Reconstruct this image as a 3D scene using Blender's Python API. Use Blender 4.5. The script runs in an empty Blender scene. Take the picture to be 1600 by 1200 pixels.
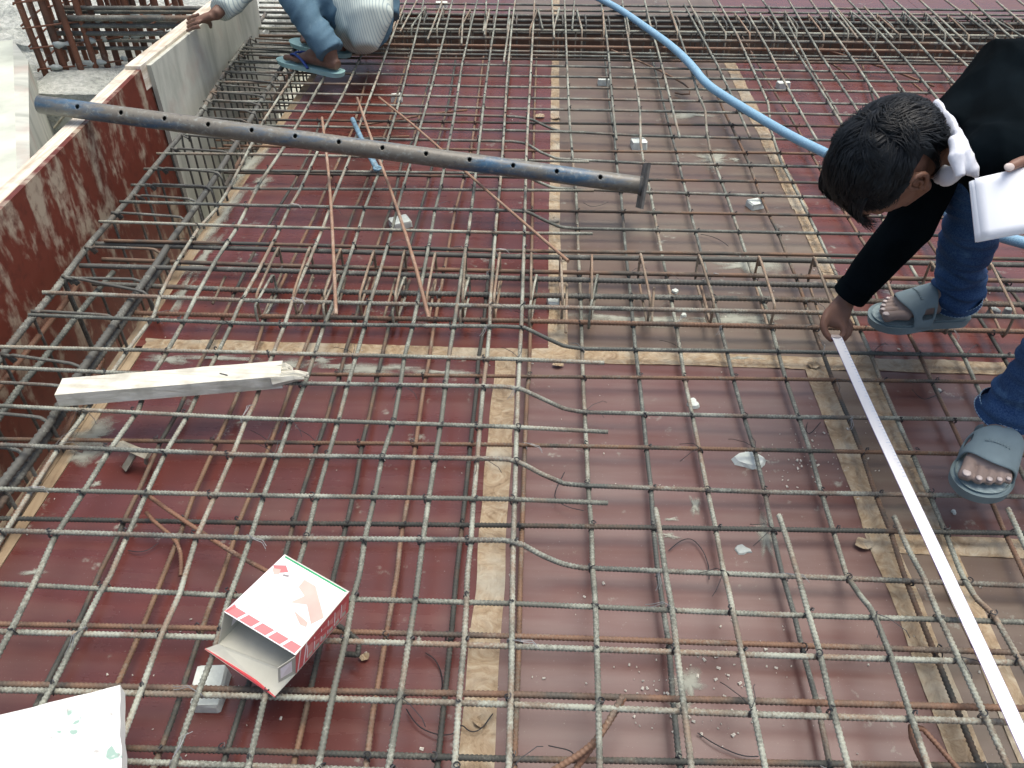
import bpy, math, random
import numpy as np
from mathutils import Vector, Matrix, noise
random.seed(7); np.random.seed(7)
SC = bpy.context.scene
COL = SC.collection

# ------------------------------------------------------------------ camera, sky, sun, exposure
FPX, ZC = 1250.0, 1.33
_d = np.array([(870-800)/FPX, (600+440)/FPX, -1.0]); _d /= np.linalg.norm(_d)
PITCH = math.atan2(_d[1], -_d[2])
_Z = np.array([0, math.cos(PITCH), math.sin(PITCH)])
RM = np.array([np.cross(_d, _Z), _d, _Z])
CAMP = np.array([0.0, 0.0, ZC])
cam = bpy.data.cameras.new('camera'); camo = bpy.data.objects.new('camera', cam); COL.objects.link(camo)
cam.sensor_width = 36.0; cam.lens = FPX/1600*36.0; cam.clip_start = 0.02; cam.clip_end = 500
m4 = Matrix([[*RM[i], CAMP[i]] for i in range(3)] + [[0, 0, 0, 1]]); camo.matrix_world = m4
SC.camera = camo
world = bpy.data.worlds.new("World"); SC.world = world; world.use_nodes = True
wn = world.node_tree.nodes; wl = world.node_tree.links
sky = wn.new('ShaderNodeTexSky'); sky.sky_type = 'NISHITA'; sky.sun_disc = False
SUN_EL, SUN_AZ = 76.0, 60.0      # azimuth clockwise from +Y
sky.sun_elevation = math.radians(SUN_EL); sky.sun_rotation = math.radians(SUN_AZ)
sky.air_density = 0.95; sky.dust_density = 6.0; sky.ozone_density = 1.0
wn['Background'].inputs[1].default_value = 0.15
wl.new(sky.outputs[0], wn['Background'].inputs[0])
sl = bpy.data.lights.new('sun', 'SUN'); sl.energy = 1.35; sl.angle = math.radians(40); sl.color = (1.0, 0.98, 0.90)
so = bpy.data.objects.new('sun', sl); COL.objects.link(so)
sd = Vector((math.sin(math.radians(SUN_AZ))*math.cos(math.radians(SUN_EL)), math.cos(math.radians(SUN_AZ))*math.cos(math.radians(SUN_EL)), math.sin(math.radians(SUN_EL))))
so.rotation_euler = sd.to_track_quat('Z', 'Y').to_euler()
so.location = (0, 0, 6)
SC.view_settings.view_transform = 'Standard'; SC.view_settings.look = 'None'
SC.view_settings.exposure = 0.46; SC.view_settings.gamma = 1.0; SC.view_settings.use_curve_mapping = False
SC.cycles.use_denoising = True
SC.cycles.max_bounces = 6

# ------------------------------------------------------------------ helpers
def P(x, y, z=0.0):
    """world point at height z seen at photograph position x, y"""
    v = RM @ np.array([(x-800)/FPX, (600-y)/FPX, -1.0]); t = (z-ZC)/v[2]
    return CAMP + t*v
def at(x, y, d):
    return CAMP + RM @ np.array([(x-800)/FPX, (600-y)/FPX, -1.0])*d
def depth(w): return float(-(RM.T @ (np.array(w)-CAMP))[2])
def cdir(v): return RM @ np.array(v, float)
def PX(s): return [tuple(float(q) for q in t.split(',')) for t in s.replace('|', ' ').split()]

def newmesh(name, V, Fc, mat, parent=None, smooth=False, mats=None, midx=None, recenter=True):
    V = np.asarray(V, float)
    c = np.zeros(3)
    if recenter and parent is None and len(V):
        c = (V.min(0)+V.max(0))/2; c[2] = V[:, 2].min()
    me = bpy.data.meshes.new(name)
    me.from_pydata([tuple(p) for p in V-c], [], [tuple(f) for f in Fc])
    for m in (mats or [mat]):
        if m: me.materials.append(m)
    if midx is not None: me.polygons.foreach_set('material_index', midx)
    if smooth: me.polygons.foreach_set('use_smooth', [True]*len(me.polygons))
    me.update()
    o = bpy.data.objects.new(name, me); COL.objects.link(o)
    o.location = c
    if parent is not None:
        o.parent = parent; o.location = -np.array(parent.location) if recenter else (0, 0, 0)
    return o
def empty(name, loc):
    o = bpy.data.objects.new(name, None); COL.objects.link(o); o.location = loc; o.empty_display_size = .05
    return o
def tag(o, label=None, cat=None, group=None, kind=None):
    if label: o['label'] = label
    if cat: o['category'] = cat
    if group: o['group'] = group
    if kind: o['kind'] = kind
    return o

class MB:
    def __init__(s): s.V = []; s.F = []; s.M = []
    def add(s, V, F, m=0):
        b = len(s.V); s.V += [tuple(map(float, v)) for v in V]; s.F += [tuple(i+b for i in f) for f in F]; s.M += [m]*len(F); return s
    def box(s, c, d, ax=None, m=0):
        ax = np.eye(3) if ax is None else np.array(ax, float)
        c = np.array(c, float); V = []
        for i in (-1, 1):
            for j in (-1, 1):
                for k in (-1, 1): V.append(c + ax[0]*i*d[0]/2 + ax[1]*j*d[1]/2 + ax[2]*k*d[2]/2)
        return s.add(V, [(0,1,3,2),(4,6,7,5),(0,4,5,1),(2,3,7,6),(0,2,6,4),(1,5,7,3)], m)
    def hexa(s, top, bot, m=0):
        """top/bot: 4 corners each, ccw from above"""
        return s.add(list(top)+list(bot), [(0,1,2,3),(7,6,5,4),(0,4,5,1),(1,5,6,2),(2,6,7,3),(3,7,4,0)], m)
    def tube(s, pts, r, n=8, m=0, ry=None, up=(0,0,1), cap=True):
        pts = [np.array(p, float) for p in pts]; k = len(pts)
        r = [r]*k if np.isscalar(r) else list(r); ry = r if ry is None else ([ry]*k if np.isscalar(ry) else list(ry))
        V = []; prev = None
        for i in range(k):
            t = pts[min(i+1, k-1)]-pts[max(i-1, 0)]; t = t/(np.linalg.norm(t)+1e-9)
            u = np.array(up, float) if prev is None else prev; u = u - t*np.dot(u, t)
            if np.linalg.norm(u) < .1: u = np.array([1., .1, 0]); u = u - t*np.dot(u, t)
            u /= np.linalg.norm(u); w = np.cross(t, u); prev = u
            for j in range(n):
                a = 2*math.pi*j/n; V.append(pts[i] + w*math.cos(a)*r[i] + u*math.sin(a)*ry[i])
        F = [(i*n+j, i*n+(j+1) % n, (i+1)*n+(j+1) % n, (i+1)*n+j) for i in range(k-1) for j in range(n)]
        if cap: F += [tuple(range(n))[::-1], tuple((k-1)*n+j for j in range(n))]
        return s.add(V, F, m)
    def ball(s, c, r, ax=None, nu=14, nv=9, m=0):
        ax = np.eye(3) if ax is None else np.array(ax, float); r = (r, r, r) if np.isscalar(r) else r
        V = [np.array(c)+ax[2]*r[2]]
        for i in range(1, nv):
            p = math.pi*i/nv
            for j in range(nu):
                a = 2*math.pi*j/nu
                V.append(np.array(c)+ax[0]*r[0]*math.sin(p)*math.cos(a)+ax[1]*r[1]*math.sin(p)*math.sin(a)+ax[2]*r[2]*math.cos(p))
        V.append(np.array(c)-ax[2]*r[2]); F = []
        for j in range(nu):
            F.append((0, 1+j, 1+(j+1) % nu)); F.append((len(V)-1, 1+(nv-2)*nu+(j+1) % nu, 1+(nv-2)*nu+j))
            for i in range(nv-2): F.append((1+i*nu+j, 1+(i+1)*nu+j, 1+(i+1)*nu+(j+1) % nu, 1+i*nu+(j+1) % nu))
        return s.add(V, F, m)
    def build(s, name, mat, parent=None, smooth=False, mats=None):
        return newmesh(name, s.V, s.F, mat, parent, smooth, mats, s.M if mats else None)

def fused(mb, name, mat, parent, voxel=.006, smooth=4, disp=None):
    """one continuous surface from overlapping volumes"""
    me = bpy.data.meshes.new('tmp'); me.from_pydata(mb.V, [], mb.F); me.update()
    o = bpy.data.objects.new('tmp', me); COL.objects.link(o)
    r = o.modifiers.new('r', 'REMESH'); r.mode = 'VOXEL'; r.voxel_size = voxel
    if smooth:
        q = o.modifiers.new('s', 'SMOOTH'); q.iterations = smooth; q.factor = .5
    dg = bpy.context.evaluated_depsgraph_get(); ev = o.evaluated_get(dg); em = bpy.data.meshes.new_from_object(ev)
    n = len(em.vertices); V = np.empty(n*3); em.vertices.foreach_get('co', V); V = V.reshape(-1, 3)
    if disp:
        N = np.empty(n*3); em.vertices.foreach_get('normal', N); N = N.reshape(-1, 3)
        V = V + N*np.array([disp(Vector(v)) for v in V])[:, None]
    F = [tuple(p.vertices) for p in em.polygons]
    bpy.data.objects.remove(o); bpy.data.meshes.remove(em); bpy.data.meshes.remove(me)
    return newmesh(name, V, F, mat, parent, True)

def smoothline(pts, it=2):
    pts = [np.array(p, float) for p in pts]
    for _ in range(it):
        q = [pts[0]]
        for a, b in zip(pts[:-1], pts[1:]): q += [a*.75+b*.25, a*.25+b*.75]
        q.append(pts[-1]); pts = q
    return pts

# ------------------------------------------------------------------ materials
class NT:
    def __init__(s, name, rough=.6, spec=.5, metal=0.0):
        s.mat = bpy.data.materials.new(name); s.mat.use_nodes = True
        s.n = s.mat.node_tree.nodes; s.l = s.mat.node_tree.links; s.b = s.n['Principled BSDF']
        s.b.inputs['Roughness'].default_value = rough; s.b.inputs['Metallic'].default_value = metal
        s.b.inputs['Specular IOR Level'].default_value = spec
        s.tc = s.n.new('ShaderNodeTexCoord')
    def map(s, scale=(1,1,1), src='Object', rot=(0,0,0)):
        m = s.n.new('ShaderNodeMapping'); m.inputs['Scale'].default_value = scale; m.inputs['Rotation'].default_value = rot
        s.l.new(s.tc.outputs[src], m.inputs[0]); return m.outputs[0]
    def noise(s, sc, det=4, rough=.55, vec=None, dist=0):
        t = s.n.new('ShaderNodeTexNoise'); t.inputs['Scale'].default_value = sc; t.inputs['Detail'].default_value = det
        t.inputs['Roughness'].default_value = rough; t.inputs['Distortion'].default_value = dist
        s.l.new(vec if vec is not None else s.tc.outputs['Object'], t.inputs['Vector']); return t.outputs['Fac']
    def ramp(s, f, stops, mode='LINEAR'):
        r = s.n.new('ShaderNodeValToRGB'); s.l.new(f, r.inputs[0]); e = r.color_ramp.elements; r.color_ramp.interpolation = mode
        while len(e) < len(stops): e.new(.5)
        for k, (p, c) in enumerate(stops):
            e[k].position = p; e[k].color = (c, c, c, 1) if np.isscalar(c) else (*c, 1)
        return r.outputs[0]
    def mix(s, f, a, b, mode='MIX'):
        m = s.n.new('ShaderNodeMix'); m.data_type = 'RGBA'; m.blend_type = mode; m.clamp_factor = True
        for i, v in ((0, f), (6, a), (7, b)):
            if isinstance(v, (int, float)): m.inputs[i].default_value = v
            elif isinstance(v, tuple): m.inputs[i].default_value = (*v, 1)
            else: s.l.new(v, m.inputs[i])
        return m.outputs[2]
    def math(s, op, a, b=0.0, c=None):
        m = s.n.new('ShaderNodeMath'); m.operation = op
        for i, v in enumerate((a, b, c)):
            if v is None: continue
            if isinstance(v, (int, float)): m.inputs[i].default_value = v
            else: s.l.new(v, m.inputs[i])
        return m.outputs[0]
    def col(s, c):
        if isinstance(c, tuple): s.b.inputs['Base Color'].default_value = (*c, 1)
        else: s.l.new(c, s.b.inputs['Base Color'])
        return s
    def rough(s, f): s.l.new(f, s.b.inputs['Roughness']); return s
    def bump(s, f, st=.3, d=.002):
        b = s.n.new('ShaderNodeBump'); b.inputs['Strength'].default_value = st; b.inputs['Distance'].default_value = d
        s.l.new(f, b.inputs['Height']); s.l.new(b.outputs[0], s.b.inputs['Normal']); return s
    def objrand(s):
        i = s.n.new('ShaderNodeObjectInfo'); return i.outputs['Random']

def simple(name, c, rough=.6, var=.15, sc=30, spec=.4, bump=.15, metal=0):
    t = NT(name, rough, spec, metal); f = t.noise(sc, 5)
    lo = tuple(x*(1-var) for x in c); hi = tuple(min(1, x*(1+var)) for x in c)
    t.col(t.ramp(f, [(.3, lo), (.7, hi)])); t.bump(f, bump, .002); return t.mat

def steel(name, dust, rust, dark, wd, wr):
    """bar steel: dark scale, rust and pale dust in patches along the bar"""
    t = NT(name, .62, .4)
    r = t.objrand()
    vm = t.n.new('ShaderNodeVectorMath'); vm.operation = 'ADD'; t.l.new(t.tc.outputs['Object'], vm.inputs[0])
    cx = t.n.new('ShaderNodeCombineXYZ'); t.l.new(t.math('MULTIPLY', r, 37.0), cx.inputs[0]); t.l.new(t.math('MULTIPLY', r, 91.0), cx.inputs[1]); t.l.new(cx.outputs[0], vm.inputs[1])
    v = vm.outputs[0]
    rs = t.math('MULTIPLY', t.math('SUBTRACT', t.math('FRACT', t.math('MULTIPLY', r, 7.31)), .5), .22)
    a = t.math('ADD', t.noise(5.5, 5, .6, v), rs); b = t.noise(9, 6, .65, v, .5); g = t.noise(260, 3, .6, v); h = t.noise(2.2, 3, .5, v)
    c1 = t.mix(t.ramp(t.math('ADD', t.math('MULTIPLY', a, .7), t.math('MULTIPLY', h, .3)), [(.5+wr-.06, 1.0), (.5+wr+.06, 0.0)]), dark, rust)
    c2 = t.mix(t.ramp(t.math('ADD', b, t.math('ADD', t.math('MULTIPLY', t.math('SUBTRACT', g, .5), .5), t.math('MULTIPLY', rs, -.4))), [(.5-wd, 0.0), (.5-wd+.22, 1.0)]), c1, dust)
    c3 = t.mix(t.ramp(g, [(.35, .7), (.7, 0.0)]), c2, tuple(x*.45 for x in rust))
    t.col(t.mix(.22, c2, c3)); t.bump(g, .15, .0010)
    t.rough(t.ramp(b, [(.3, .55), (.7, .85)])); return t.mat
PALE, RUST, DARK = (.37, .395, .325), (.23, .155, .105), (.10, .11, .095)
M = {}
M['steel_top'] = steel('dusty bar steel', PALE, (.25, .185, .13), (.135, .145, .12), .07, -.035)
M['steel_x'] = steel('grey bar steel', (.32, .345, .29), (.20, .15, .11), (.095, .107, .095), .03, -.06)
M['steel_low'] = steel('dark bar steel', (.2, .205, .17), (.19, .115, .07), (.06, .066, .058), -.05, .0)
M['steel_rib'] = steel('brown ribbed steel', (.25, .22, .175), (.21, .125, .08), (.09, .085, .072), -.03, .04)
M['steel_beam'] = steel('beam bar steel', (.28, .295, .255), (.18, .125, .085), (.095, .10, .09), -.02, -.1)
M['steel_rust'] = steel('orange rusted steel', (.31, .24, .18), (.215, .115, .07), (.14, .08, .055), -.02, .10)
M['steel_loose'] = steel('light rusted loose steel', (.42, .34, .26), (.30, .185, .12), (.21, .13, .09), .0, .06)
M['steel_column'] = steel('deep rusted steel', (.30, .3, .27), (.17, .07, .04), (.08, .045, .032), -.08, .08)
M['steel_tan'] = steel('tan stirrup steel', (.37, .32, .24), (.26, .175, .115), (.15, .125, .09), .03, .0)
M['wire'] = simple('black binding wire', (.035, .037, .04), .5, .3, 200)
M['wire_pale'] = simple('grey binding wire', (.22, .23, .23), .4, .3, 200, .5, 0)

def film(name, base, dusty, dust_w, rough=.27):
    """phenolic faced plywood: dark red film, dust film, mortar splashes"""
    t = NT(name, rough, .58)
    g = t.noise(2.3, 5, .6); s = t.noise(1.0, 5, .6, t.map((1.2, 14, 1))); f = t.noise(220, 2, .6); p = t.noise(30, 5, .65); q = t.noise(6.0, 6, .6, dist=.6)
    k = t.ramp(t.math('ADD', t.math('MULTIPLY', g, .55), t.math('MULTIPLY', s, .45)), [(.5-dust_w, 0.0), (.78-dust_w*.5, 1.0)])
    c = t.mix(k, base, dusty)
    c = t.mix(t.math('MULTIPLY', t.ramp(s, [(.4, 1.0), (.6, 0.0)]), .35), c, tuple(x*.6 for x in base))
    c = t.mix(t.ramp(t.math('MULTIPLY', q, p), [(.355, 0.0), (.44, .75)]), c, (.32, .33, .27))
    c = t.mix(t.ramp(f, [(.69, 0.0), (.75, .6)]), c, (.35, .33, .3))
    t.col(c); t.rough(t.ramp(t.math('ADD', k, t.math('MULTIPLY', p, .3)), [(0.0, rough-.05), (1.0, rough+.22)]))
    t.bump(t.math('ADD', t.math('MULTIPLY', p, .5), t.math('MULTIPLY', s, .6)), .12, .002)
    return t.mat
M['film_red'] = film('red film plywood', (.128, .034, .025), (.14, .076, .055), .03)
M['film_deep'] = film('deep red film plywood', (.12, .034, .028), (.14, .078, .062), .03)
M['film_pink'] = film('dusty red film plywood', (.132, .057, .047), (.175, .135, .12), .10, .3)
M['film_grey'] = film('cement greyed film plywood', (.125, .078, .056), (.17, .148, .11), .14, .34)
M['film_side'] = None
t = NT('scuffed side form', .5, .4)
a = t.noise(5, 6, .6, t.map((1, 2.2, .9), rot=(.5, 0, 0)), .3); b = t.noise(28, 5, .6)
c = t.mix(t.ramp(t.math('ADD', t.math('MULTIPLY', a, .8), t.math('MULTIPLY', b, .2)), [(.51, 0.0), (.61, .95)]), (.14, .032, .019), (.38, .32, .24))
c = t.mix(t.ramp(b, [(.3, .5), (.5, 0.0)]), c, (.06, .014, .01))
t.col(c); t.bump(a, .3, .003); M['film_side'] = t.mat

def wood(name, lo, hi, sc=(3, 40, 40), rough=.75, stain=None):
    t = NT(name, rough, .25); g = t.noise(1.0, 6, .6, t.map(sc), 1.2); f = t.noise(14, 4)
    c = t.ramp(g, [(.3, lo), (.7, hi)])
    c = t.mix(t.ramp(f, [(.35, .5), (.5, 0.0)]), c, stain or tuple(x*.6 for x in lo))
    t.col(c); t.bump(g, .5, .003); return t.mat
M['wood_pale'] = wood('sun bleached timber', (.50, .48, .38), (.78, .78, .68), (4, 60, 60))
M['wood_tan'] = wood('tan form timber', (.23, .165, .10), (.40, .32, .21), (40, 3, 40))
M['wood_rail'] = wood('cement splashed rail timber', (.5, .42, .3), (.8, .77, .68), (40, 3, 40))
M['wood_grey'] = wood('grey scrap timber', (.22, .2, .15), (.42, .41, .33), (30, 30, 4))
t = NT('weathered white form face', .6, .4); g = t.noise(1.0, 6, .6, t.map((2, 7, 1.5)), .8); b = t.noise(4, 5)
c = t.ramp(g, [(.3, (.32, .345, .29)), (.5, (.50, .52, .45)), (.7, (.64, .65, .56))])
c = t.mix(t.ramp(b, [(.56, 0.0), (.68, .6)]), c, (.46, .38, .32)); t.col(c); t.bump(g, .4, .003); M['form_white'] = t.mat
t = NT('wrinkled packing tape', .42, .5); w = t.noise(22, 6, .7, t.map((1, 1, 1)), 2.2); b = t.noise(7, 5)
c = t.ramp(w, [(.3, (.19, .125, .065)), (.48, (.33, .245, .145)), (.7, (.46, .39, .27))])
c = t.mix(t.ramp(b, [(.5, 0.0), (.7, .8)]), c, (.44, .42, .33)); t.col(c); t.bump(w, 1.0, .004); M['tape'] = t.mat
t = NT('rough site concrete', .85, .3); a = t.noise(5, 8, .65); b = t.noise(40, 6, .7)
t.col(t.ramp(t.math('ADD', t.math('MULTIPLY', a, .6), t.math('MULTIPLY', b, .4)), [(.32, (.24, .26, .24)), (.48, (.48, .51, .46)), (.64, (.72, .74, .68))])); t.bump(t.math('ADD', a, b), 1.0, .02); M['concrete'] = t.mat
M['form_pale'] = simple('pale greenish form board', (.56, .60, .50), .6, .18, 6, .3, .1)
M['mortar'] = simple('pale mortar', (.62, .68, .62), .8, .12, 60, .3, .5)
M['mortar_dim'] = simple('greyish mortar', (.36, .40, .38), .8, .2, 50, .3, .6)
t = NT('worn blue prop paint', .4, .5, .0); a = t.noise(9, 6, .65, t.map((.5, 2, 2))); b = t.noise(60, 5, .7); h = t.noise(1.1, 2)
c = t.mix(t.ramp(t.math('ADD', a, t.math('MULTIPLY', h, .35)), [(.54, 0.0), (.70, 1.0)]), (.05, .125, .205), (.17, .16, .13))
c = t.mix(t.ramp(b, [(.54, 0.0), (.72, .75)]), c, (.32, .36, .33)); c = t.mix(t.ramp(b, [(.3, .7), (.42, 0.0)]), c, (.03, .045, .06)); t.col(c); t.bump(b, .3, .001); M['prop'] = t.mat
M['plate'] = simple('rusty base plate', (.12, .12, .11), .7, .6, 18, .4, .6)
M['bluepin'] = simple('blue painted pin', (.14, .25, .32), .5, .5, 60, .5, .4)
t = NT('blue woven hose', .6, .3); v = t.noise(420, 3, .6); a = t.noise(12, 3); t.col(t.mix(t.ramp(v, [(.35, 0.0), (.65, 1.0)]), (.13, .31, .47), t.mix(a, (.27, .48, .62), (.42, .60, .70)))); t.bump(v, .5, .001); M['hose'] = t.mat
t = NT('white foam board', .55, .4); v = t.noise(19, 3, .55, None, .3); w = t.noise(48, 3)
c = t.mix(t.ramp(v, [(.675, 0.0), (.70, .9)]), (.76, .78, .73), (.25, .40, .33)); c = t.mix(t.ramp(w, [(.66, 0.0), (.70, .7)]), c, (.3, .28, .26)); t.col(c); t.bump(w, .1, .001); M['board'] = t.mat
M['card_in'] = simple('raw inner cardboard', (.50, .50, .42), .8, .08, 20, .2, .1)
M['card_white'] = simple('white coated card', (.88, .84, .84), .35, .03, 20, .5, .05)
M['card_red'] = simple('red printed card', (.58, .07, .08), .4, .1, 30, .5, 0)
M['card_pink'] = simple('faded red print', (.78, .20, .20), .4, .12, 8, .5, 0)
M['card_peach'] = simple('faded peach print', (.80, .42, .36), .4, .18, 12, .5, 0)
M['card_green'] = simple('green printed card', (.02, .33, .13), .4, .1, 30, .5, 0)
M['ink'] = simple('grey ink', (.25, .24, .24), .5, .1, 30, .4, 0)
M['tapemeasure'] = simple('white steel tape', (.9, .9, .88), .5, .02, 8, .6, 0)
M['tape_under'] = simple('blue tape underside', (.12, .1, .36), .4, .1, 8, .5, 0)
M['tape_tick'] = simple('blue tape marking', (.52, .60, .72), .4, .1, 8, .5, 0)
M['paper'] = simple('white paper', (.82, .86, .9), .6, .03, 5, .3, 0)
M['skin'] = simple('brown skin', (.20, .105, .07), .5, .12, 25, .4, .12)
M['skin_foot'] = simple('dusty foot skin', (.27, .21, .18), .65, .15, 25, .3, .2)
M['skin2'] = simple('dark brown skin', (.17, .095, .065), .55, .2, 25, .4, .15)
M['nail'] = simple('pale nail', (.55, .48, .44), .4, .05, 30, .4, 0)
M['eye'] = simple('eye white', (.6, .58, .55), .2, .05, 30, .5, 0)
t = NT('black hair', .5, .22); v = t.noise(60, 3); t.col(t.ramp(v, [(.3, (.004, .006, .008)), (.7, (.014, .018, .021))])); M['hair'] = t.mat
t = NT('black knit sweater', 1.0, .04); v = t.noise(500, 2); u = t.noise(9, 3); t.col(t.ramp(u, [(.3, (.0018, .0035, .0045)), (.7, (.004, .0075, .010))])); t.bump(v, .3, .001); M['sweater'] = t.mat
def denim(name, a, b, wear):
    t = NT(name, .8, .2); u = t.noise(7, 5, .6); f = t.noise(350, 2); k = t.noise(20, 5, .65)
    c = t.ramp(u, [(.32, a), (.68, b)]); c = t.mix(t.ramp(k, [(.58, 0.0), (.75, .55)]), c, wear); c = t.mix(t.math('MULTIPLY', t.ramp(f, [(.4, 0.0), (.6, 1.0)]), .2), c, wear)
    t.col(c); t.bump(f, .4, .001); return t.mat
M['denim'] = denim('dark blue denim', (.010, .032, .10), (.032, .088, .215), (.13, .25, .38))
M['denim_light'] = denim('faded blue denim', (.055, .115, .17), (.11, .2, .26), (.2, .3, .34))
M['stitch'] = simple('pale hem stitching', (.25, .38, .5), .8, .2, 60)
M['cloth_white'] = simple('white kerchief cloth', (.70, .74, .80), .7, .06, 12, .2, .1)
M['sandal'] = simple('grey rubber slide', (.185, .25, .265), .7, .14, 18, .3, .3)
M['sandal_inner'] = simple('pale footbed', (.27, .35, .36), .8, .15, 120, .3, .6)
M['flip'] = simple('aqua flip flop', (.34, .56, .54), .6, .1, 18, .3, .1)
M['flip_strap'] = simple('blue flip flop strap', (.03, .07, .25), .5, .1, 18, .3, .1)
t = NT('pale striped shirt', .8, .2)
wv = t.n.new('ShaderNodeTexWave'); wv.bands_direction = 'X'; wv.inputs['Scale'].default_value = 34; wv.inputs['Distortion'].default_value = .6; wv.inputs['Detail'].default_value = 1; wv.inputs['Detail Scale'].default_value = .3
t.l.new(t.map((1, .25, .35), rot=(0, .5, .2)), wv.inputs['Vector'])
t.col(t.mix(t.ramp(wv.outputs['Fac'], [(.72, 0.0), (.95, .75)]), (.56, .64, .58), (.24, .33, .36))); M['shirt'] = t.mat
t = NT('thin dried mortar film', .8, .3)
at_ = t.n.new('ShaderNodeAttribute'); at_.attribute_name = 'fade'; v = t.noise(55, 6, .75); w = t.noise(14, 4, .6)
al = t.ramp(t.math('ADD', t.math('MULTIPLY', at_.outputs['Fac'], .55), t.math('MULTIPLY', t.math('ADD', v, w), .5)), [(.50, 0.0), (.95, .8)])
t.col((.40, .42, .35)); t.l.new(al, t.b.inputs['Alpha']); M['film_splash'] = t.mat
M['debris'] = simple('pale debris', (.6, .58, .5), .8, .3, 100)

# ------------------------------------------------------------------ setting: deck of film faced plywood
ground = newmesh('ground', [(-60, -60, -3.2), (60, -60, -3.2), (60, 60, -3.2), (-60, 60, -3.2)], [(0, 1, 2, 3)], M['concrete']); tag(ground, kind='structure')
deck = empty('deck', (0, 2, 0)); tag(deck, kind='structure')
def sheet(x0, x1, y0, y1, mat, z=0.0, name='plywood_sheet', th=.018, parent=deck):
    g = .0012
    return MB().box(((x0+x1)/2, (y0+y1)/2, z-th/2), (x1-x0-2*g, y1-y0-2*g, th)).build(name, mat, parent)
XL = -1.085
sheet(XL, -.09, .45, 1.715, M['film_deep']); sheet(XL, -.09, -.8, .45, M['film_deep'])
sheet(-.09, .735, -.8, 1.715, M['film_pink'])
sheet(.735, .86, -.8, 1.715, M['film_grey'])
sheet(.86, 2.08, 1.1, 1.715, M['film_pink']); sheet(.86, 2.08, -.8, 1.1, M['film_grey'])
sheet(2.08, 4.6, -.8, 1.715, M['film_red'])
sheet(XL-.03, .045, 1.715, 4.19, M['film_red']); sheet(.045, .905, 1.715, 4.19, M['film_grey'])
sheet(.905, 2.1, 1.715, 4.19, M['film_red']); sheet(2.1, 4.6, 1.715, 4.19, M['film_red'])
for a, b, mt in ((-1.3, -.2, 'film_red'), (-.2, 1.0, 'film_grey'), (1.0, 2.2, 'film_red'), (2.2, 5.2, 'film_red')): sheet(a, b, 4.95, 8.5, M[mt])
# timber edge batten along the beam side and joists below
MB().box((XL-.052, 1.95, -.030), (.034, 5.4, .045)).build('edge_batten', M['wood_tan'], deck)
MB().box((XL-.016, .45, -.022), (.026, 2.5, .04)).build('edge_batten', M['wood_tan'], deck)

def tape_strip(x0, y0, x1, y1, w, seed, name='tape_strip'):
    rnd = random.Random(seed); n = max(12, int(math.hypot(x1-x0, y1-y0)/.014)); m = 6
    d = np.array([x1-x0, y1-y0]); L = np.linalg.norm(d); d /= L; s = np.array([-d[1], d[0]])
    V = []
    for i in range(n+1):
        q = i/n; e0 = noise.noise(Vector((q*L*6, seed, 0)))*.10; e1 = noise.noise(Vector((q*L*6, seed+50, 0)))*.10
        for j in range(m+1):
            r = j/m; off = (-.5+e0)*(1-r)+(.5+e1)*r
            endj = (rnd.random()-.5)*.014 if i in (0, n) else 0
            p = np.array([x0, y0])+d*(q*L+endj)+s*off*w
            z = .0012+abs(noise.noise(Vector((p[0]*45, p[1]*45, seed))))*.0035+max(0, noise.noise(Vector((p[0]*14, p[1]*14, seed+9))))*.003
            V.append((p[0], p[1], z))
    F = [(i*(m+1)+j, (i+1)*(m+1)+j, (i+1)*(m+1)+j+1, i*(m+1)+j+1) for i in range(n) for j in range(m)]
    return newmesh(name, V, F, M['tape'], deck)
tape_strip(.040, 4.18, .040, 2.05, .038, 1); tape_strip(.052, 2.25, .052, 1.70, .055, 2)
tape_strip(-1.09, 1.725, .02, 1.72, .052, 3); tape_strip(-.02, 1.722, 2.3, 1.71, .055, 4)
tape_strip(-.09, 1.71, -.085, .45, .058, 5)
tape_strip(.915, 4.18, .905, 2.6, .055, 6); tape_strip(.905, 2.8, .89, 1.9, .04, 7)
tape_strip(.735, 1.69, .728, .45, .058, 8); tape_strip(.865, 1.76, .835, .45, .055, 9)
tape_strip(.70, 1.108, 2.2, 1.095, .05, 10); tape_strip(.04, 5.6, .04, 4.97, .05, 11)
for k, (x, y, w) in enumerate(((842, 182, .05), (868, 185, .045), (866, 345, .04), (880, 405, .035), (872, 571, .03), (1270, 572, .035), (1350, 852, .04), (745, 990, .03), (570, 1028, .018), (750, 1130, .025))):
    p = P(x, y, 0.003); mb = MB(); n = 9
    ring = [(p[0]+w/2*(1+.4*noise.noise(Vector((a, k, 3))))*math.cos(a), p[1]+w/2*(.8+.5*noise.noise(Vector((a*2, k, 9))))*math.sin(a), .005+.008*random.random()) for a in [2*math.pi*i/n for i in range(n)]]
    mb.add(ring+[(p[0], p[1], .008)], [(i, (i+1) % n, n) for i in range(n)]); mb.build('tape_scrap', M['tape'], deck)
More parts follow.
